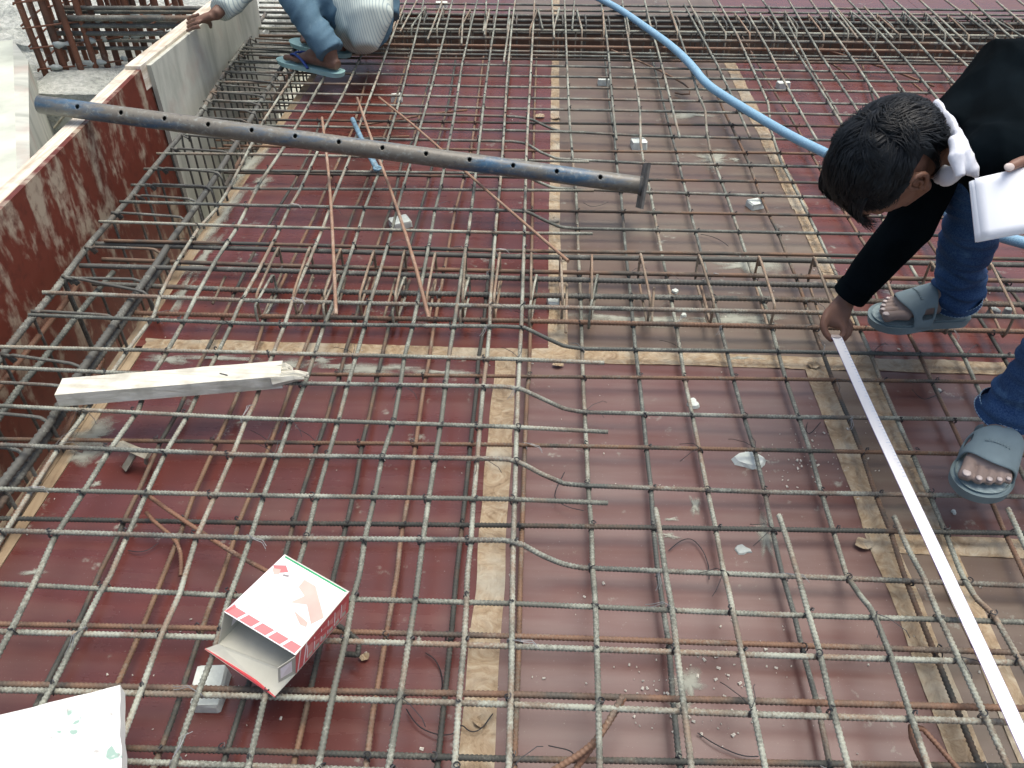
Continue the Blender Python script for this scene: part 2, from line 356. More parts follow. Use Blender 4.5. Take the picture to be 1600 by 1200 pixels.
# dried mortar splashes on the sheets
def splash(x, y, w, h, seed, mat='mortar_dim', ang=0):
    c = P(x, y, 0); V = [(c[0], c[1], .0035)]; n = 26
    for i in range(n):
        a = 2*math.pi*i/n; k = .65+.75*noise.noise(Vector((math.cos(a)*1.6, math.sin(a)*1.6, seed)))+.25*random.random()
        dx, dy = 1.5*w*k*math.cos(a), 1.5*h*k*math.sin(a); V.append((c[0]+dx*math.cos(ang)-dy*math.sin(ang), c[1]+dx*math.sin(ang)+dy*math.cos(ang), .0016))
    o = newmesh('mortar_splash', V, [(0, 1+i, 1+(i+1) % n) for i in range(n)], M['film_splash'], deck)
    fa = o.data.attributes.new('fade', 'FLOAT', 'POINT'); fa.data.foreach_set('value', [1.0]+[0.0]*n)
for k, a in enumerate(((148, 682, .06, .045), (130, 712, .05, .03), (392, 255, .035, .16), (355, 330, .03, .16), (320, 400, .025, .12), (285, 460, .02, .10), (260, 562, .06, .02), (445, 572, .08, .022), (570, 578, .10, .022), (690, 582, .08, .016), (1165, 415, .1, .05), (1120, 250, .08, .06), (1080, 180, .1, .05), (1000, 500, .15, .03), (1150, 500, .12, .03), (1078, 1070, .03, .035), (1150, 250, .02, .02),
        (1085, 790, .012, .03), (1045, 838, .02, .008), (1045, 812, .02, .006), (150, 757, .012, .008), (55, 895, .02, .01), (540, 572, .05, .014), (340, 560, .10, .012), (620, 575, .07, .012), (505, 563, .04, .012), (1068, 1100, .02, .02),
        (1195, 840, .02, .05, ), (655, 1000, .004, .02), (410, 285, .03, .06), (1160, 560, .06, .01))):
    splash(*a, seed=k*3.3, mat='mortar_dim')

# ------------------------------------------------------------------ far beam trench, left beam trench
tr = empty('far_beam_form', (0, 4.5, -.5)); tag(tr, 'deep beam trench form between the near and far decks', 'formwork')
MB().box((1.9, 4.57, -.46), (6.6, .80, .018)).build('soffit_board', M['film_pink'], tr)
MB().box((1.9, 4.957, -.235), (6.6, .018, .43)).build('side_board', M['film_grey'], tr)
MB().box((1.9, 4.200, -.24), (5.9, .012, .43)).build('side_board', M['film_side'], tr)
tl = empty('left_beam_form', (-1.3, 2, -.5)); tag(tl, 'red beam form along the left of the deck holding the edge beam cage', 'formwork')
MB().box((-1.36, 2.2, -.47), (.62, 6.4, .018)).build('soffit_board', M['form_white'], tl)
MB().box((XL-.095, 1.0, -.26), (.012, 6.0, .40)).build('side_board', M['film_side'], tl)
def wallpanel(a, b, ztop, zbot, th, mat, name, parent, lean=0.0):
    """upright board from plan point a to b"""
    a = np.array(a); b = np.array(b); d = b-a; d /= np.linalg.norm(d); s = np.array([-d[1], d[0]])   # s points to -x side
    top = [(*a, ztop), (*(a+s*th), ztop), (*(b+s*th), ztop+lean), (*b, ztop+lean)]
    bot = [(p[0], p[1], zbot) for p in top]
    return MB().hexa([top[0], top[3], top[2], top[1]], [bot[0], bot[3], bot[2], bot[1]]).build(name, mat, parent)
wallpanel((-1.415, .9), (-1.56, 3.22), .30, -.46, .018, M['film_side'], 'red_board', tl)
wallpanel((-1.4345, .9), (-1.5795, 3.24), .298, .205, .050, M['wood_rail'], 'top_rail', tl, .0)
wallpanel((-1.4345, .9), (-1.5795, 3.2), -.05, -.13, .055, M['wood_rail'], 'waler', tl)
for yy in (1.5, 2.1, 2.7, 3.1):
    xx = -1.415-.0625*(yy-.9)-.055
    MB().box((xx, yy, -.13), (.06, .06, .655)).build('stud', M['wood_rail'], tl)
tl2 = empty('rear_beam_form', (-1.6, 4, -.5)); tag(tl2, 'weathered white form board behind the red one, under the squatting worker\'s hand', 'form board')
wallpanel((-1.530, 3.10), (-1.500, 4.36), .30, -.46, .018, M['form_white'], 'white_board', tl2)
wallpanel((-1.549, 3.05), (-1.519, 4.36), .312, .22, .060, M['wood_rail'], 'top_rail', tl2)

# ground and concrete at the left back, plank form and column footing
site = empty('site_ground', (-3, 4, -1)); tag(site, kind='structure')
def rough_slab(x0, x1, y0, y1, z, amp, n, m, mat, name, parent, zb):
    V = []; F = []
    for i in range(n+1):
        for j in range(m+1):
            x = x0+(x1-x0)*i/n; y = y0+(y1-y0)*j/m
            e = 0 if (i in (0, n) or j in (0, m)) else 1
            V.append((x, y, z+amp*(noise.noise(Vector((x*4, y*4, z)))+.5*noise.noise(Vector((x*14, y*14, z)))+.3*noise.noise(Vector((x*35, y*35, z))))*(1 if e else .4)))
    F = [(i*(m+1)+j, (i+1)*(m+1)+j, (i+1)*(m+1)+j+1, i*(m+1)+j+1) for i in range(n) for j in range(m)]
    b = len(V); V += [(x0, y0, zb), (x1, y0, zb), (x1, y1, zb), (x0, y1, zb)]
    f = [i*(m+1) for i in range(n+1)]; F.append(tuple([b, b+1]+f[::-1]))
    r = [n*(m+1)+j for j in range(m+1)]; F.append(tuple([b+1, b+2]+r[::-1]))
    l = [j for j in range(m+1)]; F.append(tuple([b+3, b]+l))
    return newmesh(name, V, F, mat, parent)
rough_slab(-2.42, -1.60, 3.60, 4.4, .0, .02, 40, 40, M['concrete'], 'column_footing', site, -.95)
rough_slab(-5.5, -1.60, 4.402, 9.0, -.03, .07, 90, 90, M['concrete'], 'rough_concrete', site, -.95)
rough_slab(-5.5, -2.422, 2.9, 4.402, -.06, .07, 70, 40, M['concrete'], 'rough_concrete', site, -.95)
rough_slab(-3.2, -1.50, -.5, 3.6, -.62, .04, 40, 60, M['concrete'], 'pit_floor', site, -.95)
pf = empty('plank_form', (-2.1, 2.8, 0)); tag(pf, 'pale plank form standing upright at the left edge beside the concrete footing', 'form board')
a0, a1, a2, a3 = P(20, 62, .12), P(28, 335, .12), P(-120, 345, .12), P(-90, 75, .12)
MB().hexa([a1, a0, a3, a2], [(*a1[:2], .10), (*a0[:2], .10), (*a3[:2], .10), (*a2[:2], .10)]).build('face_board', M['form_pale'], pf)
b0, b1 = P(44, 95, .12), P(48, 345, .12)
MB().hexa([b1, b0, (*a0[:2], .1195), (*a1[:2], .1195)], [(*b1[:2], -.3), (*b0[:2], -.3), (*a0[:2], -.3), (*a1[:2], -.3)]).build('edge_plank', M['form_white'], pf)
q = MB(); q.tube([P(85, 200, -.1), P(110, 170, .0)], .006, 5); q.tube([P(60, 190, -.3), P(100, 215, -.3)], .01, 5)
tag(q.build('loose_stick', M['wood_grey']), 'thin grey stick lying in the pit left of the red form', 'stick')

# ------------------------------------------------------------------ reinforcement
BARS = {'x': [], 'y': []}          # for the ties
def resample(pts, step):
    pts = np.array(pts); seg = np.linalg.norm(np.diff(pts, axis=0), axis=1); s = np.concatenate([[0], np.cumsum(seg)])
    n = max(2, int(s[-1]/step)); q = np.linspace(0, s[-1], n)
    return np.stack([np.interp(q, s, pts[:, k]) for k in range(3)], 1), q
def bar_mesh(pts, dia, ribs=True):
    dmin = min(depth(p) for p in pts)
    fine = ribs and dmin < 2.35
    pitch = .72*dia
    if fine:
        Q0, s0 = resample(pts, .02); dz = -((Q0-CAMP)@RM)[:, 2]; s = []; p_ = 0.0
        while p_ < s0[-1]:
            s.append(p_); p_ += pitch/4 if np.interp(p_, s0, dz) < 2.35 else .03
        s = np.array(s+[s0[-1]]); P_ = np.stack([np.interp(s, s0, Q0[:, k]) for k in range(3)], 1); n = 10
        amp = np.where(-((P_-CAMP)@RM)[:, 2] < 2.35, 1.0, 0.0)[:, None]
    else: P_, s = resample(pts, .02 if dmin < 3 else .04); n = 7 if dmin < 3 else 6
    k = len(P_)
    t = np.gradient(P_, axis=0); t /= np.linalg.norm(t, axis=1)[:, None]+1e-12
    up = np.array([0, 0, 1.0])
    if np.max(np.abs(t[:, 2])) > .85:
        hz = t[np.argmin(np.abs(t[:, 2]))].copy(); hz[2] = 0
        up = np.array([-hz[1], hz[0], 0.0])/np.linalg.norm(hz) if np.linalg.norm(hz) > .3 else np.array([1., 0, 0])
    u = up - t*(t@up)[:, None]; u /= np.linalg.norm(u, axis=1)[:, None]+1e-9; w = np.cross(t, u)
    a = np.arange(n)*2*math.pi/n
    R = np.full((k, n), dia/2)
    if fine:
        ph = s[:, None]/pitch + 1.0*np.abs(((a[None, :]/math.pi+.5) % 2)-1)*1.3
        rib = np.clip(np.cos(2*math.pi*ph)*1.6, -.5, 1)*(1-.0*amp)
        R = R*(.93+.15*rib*amp)
    V = P_[:, None, :] + w[:, None, :]*(np.cos(a)[None, :, None]*R[..., None]) + u[:, None, :]*(np.sin(a)[None, :, None]*R[..., None])
    V = V.reshape(-1, 3)
    i = np.arange(k-1)[:, None]*n; j = np.arange(n)[None, :]; j2 = (j+1) % n
    Q = np.stack([i+j, i+j2, i+n+j2, i+n+j], -1).reshape(-1, 4)
    return V, Q, n, k
def bar(pts, dia, mat, name='rebar', parent=None, ribs=True):
    V, Q, n, k = bar_mesh(pts, dia, ribs)
    c = np.zeros(3)
    if parent is None: c = (V.min(0)+V.max(0))/2; c[2] = V[:, 2].min()
    me = bpy.data.meshes.new(name); nv = len(V); nq = len(Q)
    me.vertices.add(nv); me.vertices.foreach_set('co', (V-c).ravel())
    me.loops.add(nq*4+2*n); me.polygons.add(nq+2)
    li = np.concatenate([Q.ravel(), np.arange(n)[::-1], (k-1)*n+np.arange(n)])
    me.loops.foreach_set('vertex_index', li.astype(np.int32))
    ls = np.concatenate([np.arange(nq)*4, [nq*4, nq*4+n]]); me.polygons.foreach_set('loop_start', ls.astype(np.int32))
    me.polygons.foreach_set('use_smooth', np.concatenate([np.ones(nq, bool), [False, False]]))
    me.materials.append(M[mat]); me.update(calc_edges=True); me.validate()
    o = bpy.data.objects.new(name, me); COL.objects.link(o); o.location = c
    if parent is not None: o.parent = parent; o.location = -np.array(parent.location)
    return o
ORD = ['first','second','third','fourth','fifth','sixth','seventh','eighth','ninth','tenth','eleventh','twelfth','thirteenth','fourteenth','fifteenth','sixteenth','seventeenth','eighteenth','nineteenth','twentieth']
TENS = {2: 'twenty', 3: 'thirty', 4: 'forty'}
def ordi(k):
    if k <= 20: return ORD[k-1]
    if k % 10 == 0: return {30: 'thirtieth', 40: 'fortieth', 50: 'fiftieth'}[k]
    return TENS[k//10]+'-'+ORD[k % 10-1]
def ext(pts, a=0, b=0):
    """lengthen a traced line past its ends by a, b photograph pixels"""
    pts = list(pts)
    def go(p, q, L):
        d = math.hypot(p[0]-q[0], p[1]-q[1]); return (p[0]+(p[0]-q[0])/d*L, p[1]+(p[1]-q[1])/d*L) + tuple(p[2:])
    if a: pts[0] = go(pts[0], pts[1], a)
    if b: pts[-1] = go(pts[-1], pts[-2], b)
    return pts
def traced(pts, z):
    return [P(p[0], p[1], p[2] if len(p) > 2 else z) for p in pts]

# crosswise bars: (trace, height, diameter, material, left extension, right extension)
T_, L_ = [], []
ZA, ZB, ZL = .094, .117, .041
def X(s, z, d, m, a=200, b=250, fam='T'):
    pts = [tuple(float(q) for q in t.split(',')) for t in s.split()]
    (T_ if fam == 'T' else L_).append((ext(pts, a, b), z, d, m))
X('0,1184 200,1190 800,1212 1600,1235', ZA, .0100, 'steel_top')
X('0,1078 400,1088 800,1101 1200,1117 1600,1129', ZA, .0105, 'steel_top')
X('0,987 337,996 800,1010 1200,1024 1600,1036', ZA, .0105, 'steel_top')
X('0,912 380,932 800,943 1200,960 1600,972', ZA, .0100, 'steel_top')
X('0,829,.117 400,841,.117 790,844,.117 815,850,.113 845,867,.085 875,880,.052 905,887,.041 1200,899,.041 1600,915,.041', ZB, .0105, 'steel_x')
X('0,764 400,774 800,780 950,786', ZB, .0100, 'steel_top', 200, 0)
X('0,695,.117 400,711,.117 790,717,.117 812,722,.113 845,740,.08 882,756,.047 920,759,.041 1200,769,.041 1600,776,.041', ZB, .0105, 'steel_x')
X('0,634 400,654 800,667 950,675', ZB, .0100, 'steel_top', 200, 0)
X('0,574,.117 300,588,.117 400,598,.117 790,604,.117 815,608,.113 845,622,.08 882,639,.047 912,644,.041 1200,651,.041 1525,655,.041 1600,657,.041', ZB, .0105, 'steel_x')
X('0,542 400,551 800,561 944,567', ZB, .0105, 'steel_top', 60, 0)
X('45,492,.117 400,506,.117 790,510,.117 820,512,.112 855,529,.08 882,541,.048 912,545,.041 1200,549,.041 1570,556,.041', ZB, .0105, 'steel_x', 0, 250)
X('67,457 400,470 800,479 1200,487 1600,495', .104, .0125, 'steel_x', 0, 250)
X('155,346 400,354 800,364 926,365', ZB, .0100, 'steel_top', 0, 0)
X('187,315,.117 400,321,.117 800,329,.117 825,331,.11 850,344,.08 875,355,.047 900,357,.041 1200,363,.041 1470,368,.041', ZB, .0105, 'steel_x', 0, 250)
X('205,289 400,295 800,297 928,298', ZA, .0100, 'steel_top', 0, 0)
X('225,264,.094 400,267,.094 800,271,.094 822,275,.09 845,286,.06 865,294,.045 1000,300,.041 1200,306,.041 1600,316,.041', ZA, .0105, 'steel_x', 0, 250)
X('245,240 400,241 800,250 920,253', ZA, .0100, 'steel_top', 0, 0)
X('285,211,.094 400,214,.094 800,221,.094 822,224,.09 845,238,.06 870,248,.045 1000,255,.041 1200,259,.041 1500,266,.041', ZA, .0105, 'steel_x', 0, 350)
X('300,192 400,196 800,204 915,207', ZA, .0100, 'steel_top', 0, 0)
X('312,170,.094 400,172,.094 800,182,.094 828,185,.09 850,196,.06 870,205,.045 1000,212,.041 1200,217,.041 1500,224,.041', ZA, .0105, 'steel_x', 0, 350)
for y0, y1, y2, y3, x0 in ((159, 170, 177, 186, 318), (145, 153, 160, 168, 328), (129, 136, 141, 148, 340), (113, 119, 124, 131, 348), (98, 102, 110, 117, 357), (81, 86, 92, 98, 372), (75, 80, 87, 93, 380)):
    X('%d,%d 400,%d 800,%d 1200,%d 1600,%d' % (x0, y0-1, y0, y1, y2, y3), ZA, .0105, 'steel_x', 0, 250)
X('0,1162 195,1169 400,1174 800,1186 1200,1192 1600,1198', ZL, .0105, 'steel_low', fam='L')
X('0,1069 400,1078 800,1085 1200,1096 1600,1107', ZL+.02, .0115, 'steel_rib', fam='L')
X('0,975 337,982 800,994 1200,1007 1600,1020', ZL+.012, .0105, 'steel_rib', fam='L')
X('0,810 400,817 800,821 1200,827 1600,833', ZL, .0105, 'steel_low', fam='L')
X('0,686 400,691 800,695 1200,703 1600,711', ZL, .0100, 'steel_low', fam='L')
X('230,582 400,584 800,588 1200,592 1560,597', ZL, .0100, 'steel_low', 60, fam='L')
X('700,327 832,329 1200,335 1600,343', ZL, .0100, 'steel_low', 0, fam='L')
X('500,272 800,277 1200,284 1600,293', ZL, .0100, 'steel_low', 150, fam='L')
X('500,230 800,235 1200,239 1500,245', ZL, .0100, 'steel_low', 150, 350, fam='L')
X('400,187 800,192 1200,196 1500,201', ZL, .0100, 'steel_low', 30, 350, fam='L')

def make_set(lst, lab, group, key, cat='steel bar'):
    out = []
    for pts, z, d, m in lst: out.append((traced(pts, z), d, m))
    out.sort(key=key)
    res = []
    for k, (w, d, m) in enumerate(out):
        o = bar(w, d, m); tag(o, lab % ordi(k+1), cat, group); res.append((o, np.array(w)))
    return res
BX = make_set(T_, 'crosswise ribbed steel bar of the top mat, %s counting up from the bottom edge', 'crosswise bars of the top mat', lambda t: t[0][0][1])
BXL = make_set(L_, 'darker crosswise steel bar of the bottom mat, %s counting up from the bottom edge', 'crosswise bars of the bottom mat', lambda t: t[0][0][1])

U_, D_, R_, S_ = [], [], [], []
def Y(lst, s, z, d, m, a=60, b=80):
    pts = [tuple(float(q) for q in t.split(',')) for t in s.split()]
    lst.append((ext(pts, a, b), z, d, m))
ZU, ZD = .1055, .0305
Y(U_, '455,122 410,192 355,300 337,328 310,357 275,412 250,462 240,495 207,537 165,597 125,657 92,700 47,770 0,845', ZU, .0105, 'steel_top', 120, 120)
Y(U_, '504,125 470,185 447,225 405,287 370,357 337,407 307,462 285,507 255,560 230,597 217,640 170,705 130,770 85,840 60,897 20,980 0,1017', ZU, .0115, 'steel_top', 150, 150)
Y(U_, '556,105 535,150 507,200 496,237 467,300 452,325 435,362 400,430 375,475 357,517 335,562 322,587 295,647 260,705 227,775 197,842 172,900 157,925 125,987 82,1072 62,1107 15,1200', ZU, .0105, 'steel_top', 130, 60)
Y(U_, '635,0 625,25 607,72 590,120 575,160 562,195 545,250 522,307 505,355 482,410 460,460 445,507 427,552 415,582 397,632 385,655 365,707 337,772 307,840 290,897 280,930 252,992 222,1075 195,1145 170,1200', ZU, .0105, 'steel_top')
Y(U_, '662,0 657,27 645,75 630,137 617,182 605,220 590,275 580,300 570,325 560,360 540,422 525,465 507,507 492,552 480,590 475,602 455,656 435,712 412,775 390,845 372,897 357,937 332,1025 310,1082 287,1145 270,1200', ZU, .0105, 'steel_top')
Y(U_, '707,0 695,52 677,125 665,170 650,220 640,260 627,302 612,360 595,420 577,477 570,510 557,555 543,603 529,657 512,715 495,775 480,837 468,877 440,960 415,1085 387,1200', ZU, .0105, 'steel_top')
Y(U_, '746,0 737,35 722,100 710,180 700,230 687,300 680,327 674,362 662,425 652,475 645,510 632,557 625,605 615,660 597,715 585,777 570,842 562,897 552,932 540,1000 520,1085 497,1200', ZU, .0110, 'steel_top')
Y(U_, '779,0 767,75 757,150 750,212 745,255 740,300 732,362 722,420 714,477 709,511 701,560 696,604 689,662 680,716 670,779 661,842 654,897 649,937 639,1000 625,1090 607,1200', ZU, .0110, 'steel_top')
Y(U_, '805,0 800,37 792,125 787,212 782,282 775,350 770,420 766,477 765,510 761,557 755,605 750,662 746,715 740,780 736,842 730,900 729,940 725,1005 717,1095 710,1200', ZU, .0105, 'steel_top')
Y(U_, '835,5 830,100 825,187 822,250 821,300 819,375 815,500 812,557 810,597 807,675 805,750 802,850 801,900 799,1050 795,1200', ZU, .0110, 'steel_top', 20)
BU = make_set(U_, 'pale lengthwise steel bar of the top mat, %s from the left', 'lengthwise bars of the left top mat', lambda t: t[0][-1][0]-t[0][-1][1]*.0)
Y(D_, '500,190 485,237 460,285 432,330 405,377 380,430 342,510 305,582 280,640 250,692 220,760 197,807 180,847 155,897 130,957 95,1025 72,1070 20,1180', ZD, .0105, 'steel_low', 0, 60)
Y(D_, '560,170 552,200 530,250 507,300 495,330 472,377 442,440 415,495 397,552 385,582 365,632 335,700 302,775 285,825 255,900 225,975 187,1062 150,1140', ZD, .0105, 'steel_low')
Y(D_, '637,92 620,150 605,200 590,240 566,300 552,332 535,380 507,455 490,510 472,557 460,587 447,627 425,687 400,752 375,812 360,862 347,900 327,950 310,1000 292,1055 272,1117 245,1187', ZD, .0105, 'steel_low', 10)
Y(D_, '685,80 662,155 646,217 627,255 617,305 605,340 590,382 570,440 555,500 542,542 530,590 525,602 510,655 495,700 477,755 460,812 447,862 405,1020 380,1095 350,1190', ZD, .0105, 'steel_low', 5)
Y(D_, '712,92 702,155 687,212 665,300 652,345 640,385 625,440 610,500 600,542 590,587 577,650 566,692 557,750 545,805 535,845 522,897 500,1010 487,1070 460,1190', ZD, .0105, 'steel_low', 5)
Y(D_, '755,92 745,170 735,240 719,300 710,335 697,407 687,462 677,515 670,565 662,605 652,675 645,725 637,780 630,820 625,850 620,900 605,982 592,1062 582,1117 572,1197', ZD, .0105, 'steel_rib', 5)
Y(D_, '798,92 790,170 783,260 775,350 762,440 755,515 747,565 745,605 737,675 730,745 722,820 713,900 705,992 695,1087 685,1182', ZD, .0105, 'steel_low', 5)
Y(D_, '838,95 835,175 832,300 831,395 830,475 826,597 824,600 820,695 816,820 813,897 810,1025 805,1150', ZD, .0105, 'steel_low', 5)
BD = make_set(D_, 'dark lengthwise steel bar low over the left sheets, %s from the left', 'lengthwise bars of the left bottom mat', lambda t: t[0][-1][0])
tp = '%d,%d,.105'
Y(R_, '882,0,.105 886,100,.105 890,190,.10 893,225,.05 896,262,.031 900,300,.031 904,400,.031 907,462,.031 911,597,.031 916,695,.031 919,760,.031 924,825,.031 926,890,.035 929,925,.095 931,962,.105 935,1100,.105 937,1200,.105', ZD, .0105, 'steel_top')
Y(R_, '947,110 952,160 960,212 964,262 970,300 977,387 985,462 992,537 999,597 1005,650 1010,700 1017,762 1021,825 1027,887 1037,957 1045,1007 1052,1100 1062,1197', ZD, .0105, 'steel_x', 20)
Y(R_, '972,0,.105 980,50,.105 986,87,.105 997,150,.105 1000,175,.10 1001,225,.05 1005,250,.031 1017,305,.031 1025,350,.031 1032,387,.031 1040,425,.031 1057,512,.031 1065,562,.031 1071,600,.031 1082,650,.031 1092,700,.031 1104,760,.031 1117,820,.031 1130,890,.035 1138,920,.095 1144,950,.105 1157,1012,.105 1175,1100,.105 1195,1197,.105', ZD, .0105, 'steel_top')
Y(R_, '1020,95 1035,155 1045,195 1057,240 1067,282 1072,300 1080,337 1092,382 1110,450 1125,507 1135,547 1147,597 1162,650 1180,707 1195,770 1207,830 1222,897 1240,957 1255,1020 1277,1100 1295,1187', ZD, .0105, 'steel_x', 20)
Y(R_, '1042,0,.105 1062,55,.105 1077,100,.105 1092,150,.105 1102,172,.10 1104,205,.06 1110,237,.031 1120,265,.031 1135,305,.031 1155,365,.031 1175,425,.031 1200,490,.031 1217,555,.031 1230,600,.031 1247,650,.031 1265,702,.031 1282,765,.031 1302,830,.031 1323,900,.033 1345,932,.08 1362,952,.105 1392,1025,.105 1422,1115,.105 1450,1197,.105', ZD, .0108, 'steel_top')
Y(R_, '1112,130 1132,175 1150,212 1170,255 1185,297 1202,337 1215,362 1230,400 1250,450 1265,495 1285,550 1305,605 1325,652 1347,707 1367,770 1392,832 1412,897 1437,962 1457,1012 1492,1100 1530,1195', ZD, .0108, 'steel_low', 20)
Y(R_, '1121,0,.105 1152,55,.105 1177,110,.105 1200,160,.10 1205,205,.05 1220,252,.031 1245,300,.031 1282,375,.031 1307,430,.031 1340,507,.031 1360,552,.031 1380,605,.031 1402,657,.031 1425,707,.031 1452,772,.031 1477,832,.031 1502,897,.033 1525,935,.08 1552,960,.105 1592,1030,.105 1640,1110,.105', ZD, .0108, 'steel_top')
Y(R_, '1170,75 1200,127 1245,200 1277,257 1320,332 1340,365 1385,437 1415,512 1437,555 1460,605 1485,657 1505,700 1550,785 1570,832 1600,895', ZD, .0105, 'steel_rib', 20, 150)
Y(R_, '1268,107 1307,172 1370,330 1407,387 1425,420 1477,510 1505,555 1527,605 1580,707 1640,820', ZD, .0105, 'steel_top', 20, 150)
Y(R_, '1350,110 1390,235 1430,347 1460,390 1545,520 1570,562 1640,690', ZD, .0105, 'steel_low', 20, 150)
Y(R_, '1430,190 1500,330 1542,407 1575,447 1600,482 1660,580', ZD, .0105, 'steel_low', 60, 150)
Y(R_, '1500,160 1560,275 1590,330 1650,420', ZD, .0105, 'steel_low', 60, 150)
BR = make_set(R_, 'lengthwise steel bar running low over the right sheets, %s from the left', 'lengthwise bars of the right mat', lambda t: t[0][len(t[0])//2][0])
Y(S_, '940,-10 940,10 947,50 951,87 957,162 963,218', ZU, .0105, 'steel_top', 10, 0)
Y(S_, '1007,0 1017,42 1027,75 1040,125 1052,175 1062,215', ZU, .0105, 'steel_top', 30, 0)
Y(S_, '1069,7 1120,100 1146,155 1172,215', ZU, .0105, 'steel_top', 0, 0)
Y(S_, '1160,7 1200,77 1232,140 1262,195 1277,220', ZU, .0105, 'steel_top', 0, 0)
Y(S_, '1187,-5 1200,12 1270,120 1307,180 1340,235', ZU, .0105, 'steel_top', 0, 30)
Y(S_, '1232,0 1282,85 1335,165 1390,255', ZU, .0105, 'steel_top', 30, 0)
Y(S_, '1267,2 1330,90 1372,152 1430,240', ZU, .0105, 'steel_top', 30, 0)
Y(S_, '1295,0 1360,72 1425,160 1480,235', ZU, .0105, 'steel_top', 30, 0)
Y(S_, '1325,0 1412,90 1457,145 1520,222', ZU, .0105, 'steel_top', 30, 0)
Y(S_, '1375,0 1437,70 1482,120 1560,210', ZU, .0105, 'steel_top', 30, 0)
Y(S_, '1397,0 1467,62 1510,102 1620,200', ZU, .0105, 'steel_top', 30, 0)
Y(S_, '1437,0 1497,55 1530,85 1660,200', ZU, .0105, 'steel_top', 30, 0)
Y(S_, '1477,0 1560,62 1660,150', ZU, .0105, 'steel_top', 30, 0)
Y(S_, '1517,0 1570,50 1680,140', ZU, .0105, 'steel_top', 30, 0)
Y(S_, '1557,2 1600,38 1700,120', ZU, .0105, 'steel_top', 0, 0)
Y(S_, '1590,0 1700,85', ZU, .0105, 'steel_top', 30, 0)
BS = make_set(S_, 'pale lengthwise top bar crossing the far beam, %s from the left', 'lengthwise top bars over the far beam', lambda t: t[0][-1][0])
N_ = []
Y(N_, '1024,795 1030,825 1040,897 1050,950 1057,1012 1069,1107 1080,1197', ZU, .0110, 'steel_top', 0)
Y(N_, '1217,805 1232,850 1247,900 1262,955 1280,1017 1302,1112 1325,1197', ZU, .0108, 'steel_top', 0)
Y(N_, '1397,807 1420,860 1442,900 1465,957 1497,1027 1535,1110 1575,1197', ZU, .0108, 'steel_top', 0)
Y(N_, '1575,795 1600,850 1640,930 1690,1030', ZU, .0108, 'steel_top', 0)
BN = make_set(N_, 'lengthwise top bar starting mid-photo in the right foreground, %s from the left', 'short top bars in the right foreground', lambda t: t[0][0][0])
# short over-beam laps
F_ = []
for s in ('657,-10 625,50', '690,-10 690,5 668,62', '728,5 723,30 721,69', '760,0 757,55', '840,12 848,45', '862,-5 866,60', '898,-5 894,46', '1075,0 1102,54', '1230,35 1270,112', '1295,0 1340,60', '1350,10 1395,60', '1200,10 1225,55', '1460,30 1500,75', '760,18 755,50', '797,30 787,98'):
    Y(F_, s, .113, .0100, 'steel_top', 0, 0)
BF = make_set(F_, 'short lapped bar end over the far beam, %s from the left', 'short lapped bars over the far beam', lambda t: t[0][0][0])
# middle concealed beam: thick bars
B_ = []
X2 = lambda s, z, d, m, a=0, b=250: B_.append((ext([tuple(float(q) for q in t.split(',')) for t in s.split()], a, b), z, d, m))
X2('163,376 400,381 800,392 1200,397 1600,405', .098, .0115, 'steel_low')
X2('150,381 400,389 800,401 1200,406 1600,414', .084, .016, 'steel_beam')
X2('160,405 400,414 800,424 1200,431 1600,439', .047, .014, 'steel_rib')
X2('125,415 400,422 800,435 1200,444 1600,453', .086, .016, 'steel_beam')
X2('145,443 400,454 800,461 1200,467 1600,476', .046, .016, 'steel_beam')
X2('200,489 400,494 800,501 1200,510 1600,518', .045, .014, 'steel_rib')
BB = make_set(B_, 'thick crosswise bar of the middle beam, %s counting up from the near side', 'thick bars of the middle beam', lambda t: t[0][0][1])
# far beam bars
B_ = []
for k, (ya, yb, yc, z, d, m) in enumerate(((4, 7, 12, .095, .012, 'steel_x'), (12, 16, 20, .095, .012, 'steel_x'), (19, 24, 27, .09, .016, 'steel_beam'), (27, 32, 35, .085, .018, 'steel_beam'), (36, 40, 44, .085, .016, 'steel_beam'),
        (44, 47, 52, .095, .014, 'steel_top'), (56, 60, 65, .09, .016, 'steel_beam'), (68, 72, 77, .08, .014, 'steel_rib'), (90, 92, 97, .06, .012, 'steel_rib'),
        (48, 51, 56, -.05, .018, 'steel_beam'), (58, 62, 67, -.15, .018, 'steel_low'), (66, 70, 75, -.25, .02, 'steel_low'))):
    X2('405,%d 800,%d 1600,%d' % (ya, yb, yc+(yc-yb)), z, d, m, 0, 120)
BG = make_set(B_, 'crosswise bar of the far beam cage, %s counting up from its near side', 'bars of the far beam cage', lambda t: t[0][0][1]+t[0][0][2]*.01)

# stirrups -----------------------------------------------------------
def loop_path(a, b, zt, zb, r=.02, tail=.06, tdir=1):
    """closed link between plan points a and b, hook tails at a"""
    a = np.array([a[0], a[1]]); b = np.array([b[0], b[1]]); d = (b-a)/np.linalg.norm(b-a)
    p = lambda q, z: np.array([q[0], q[1], z])
    base = [p(a+d*tail*.8, zt-tail*.6), p(a+d*.012, zt), p(b, zt), p(b, zb), p(a, zb), p(a, zt), p(a+d*.02, zt+.002), p(a+d*tail, zt-tail*.45)]
    out = [base[0]]
    for i in range(1, len(base)-1):
        q, n0, n1 = base[i], base[i-1], base[i+1]
        l0 = min(r, np.linalg.norm(n0-q)*.45); l1 = min(r, np.linalg.norm(n1-q)*.45)
        e0 = q+(n0-q)/np.linalg.norm(n0-q)*l0; e1 = q+(n1-q)/np.linalg.norm(n1-q)*l1
        for s in (0, .25, .5, .75, 1): out.append(e0*(1-s)**2+q*2*s*(1-s)+e1*s**2)
    out.append(base[-1]); return out
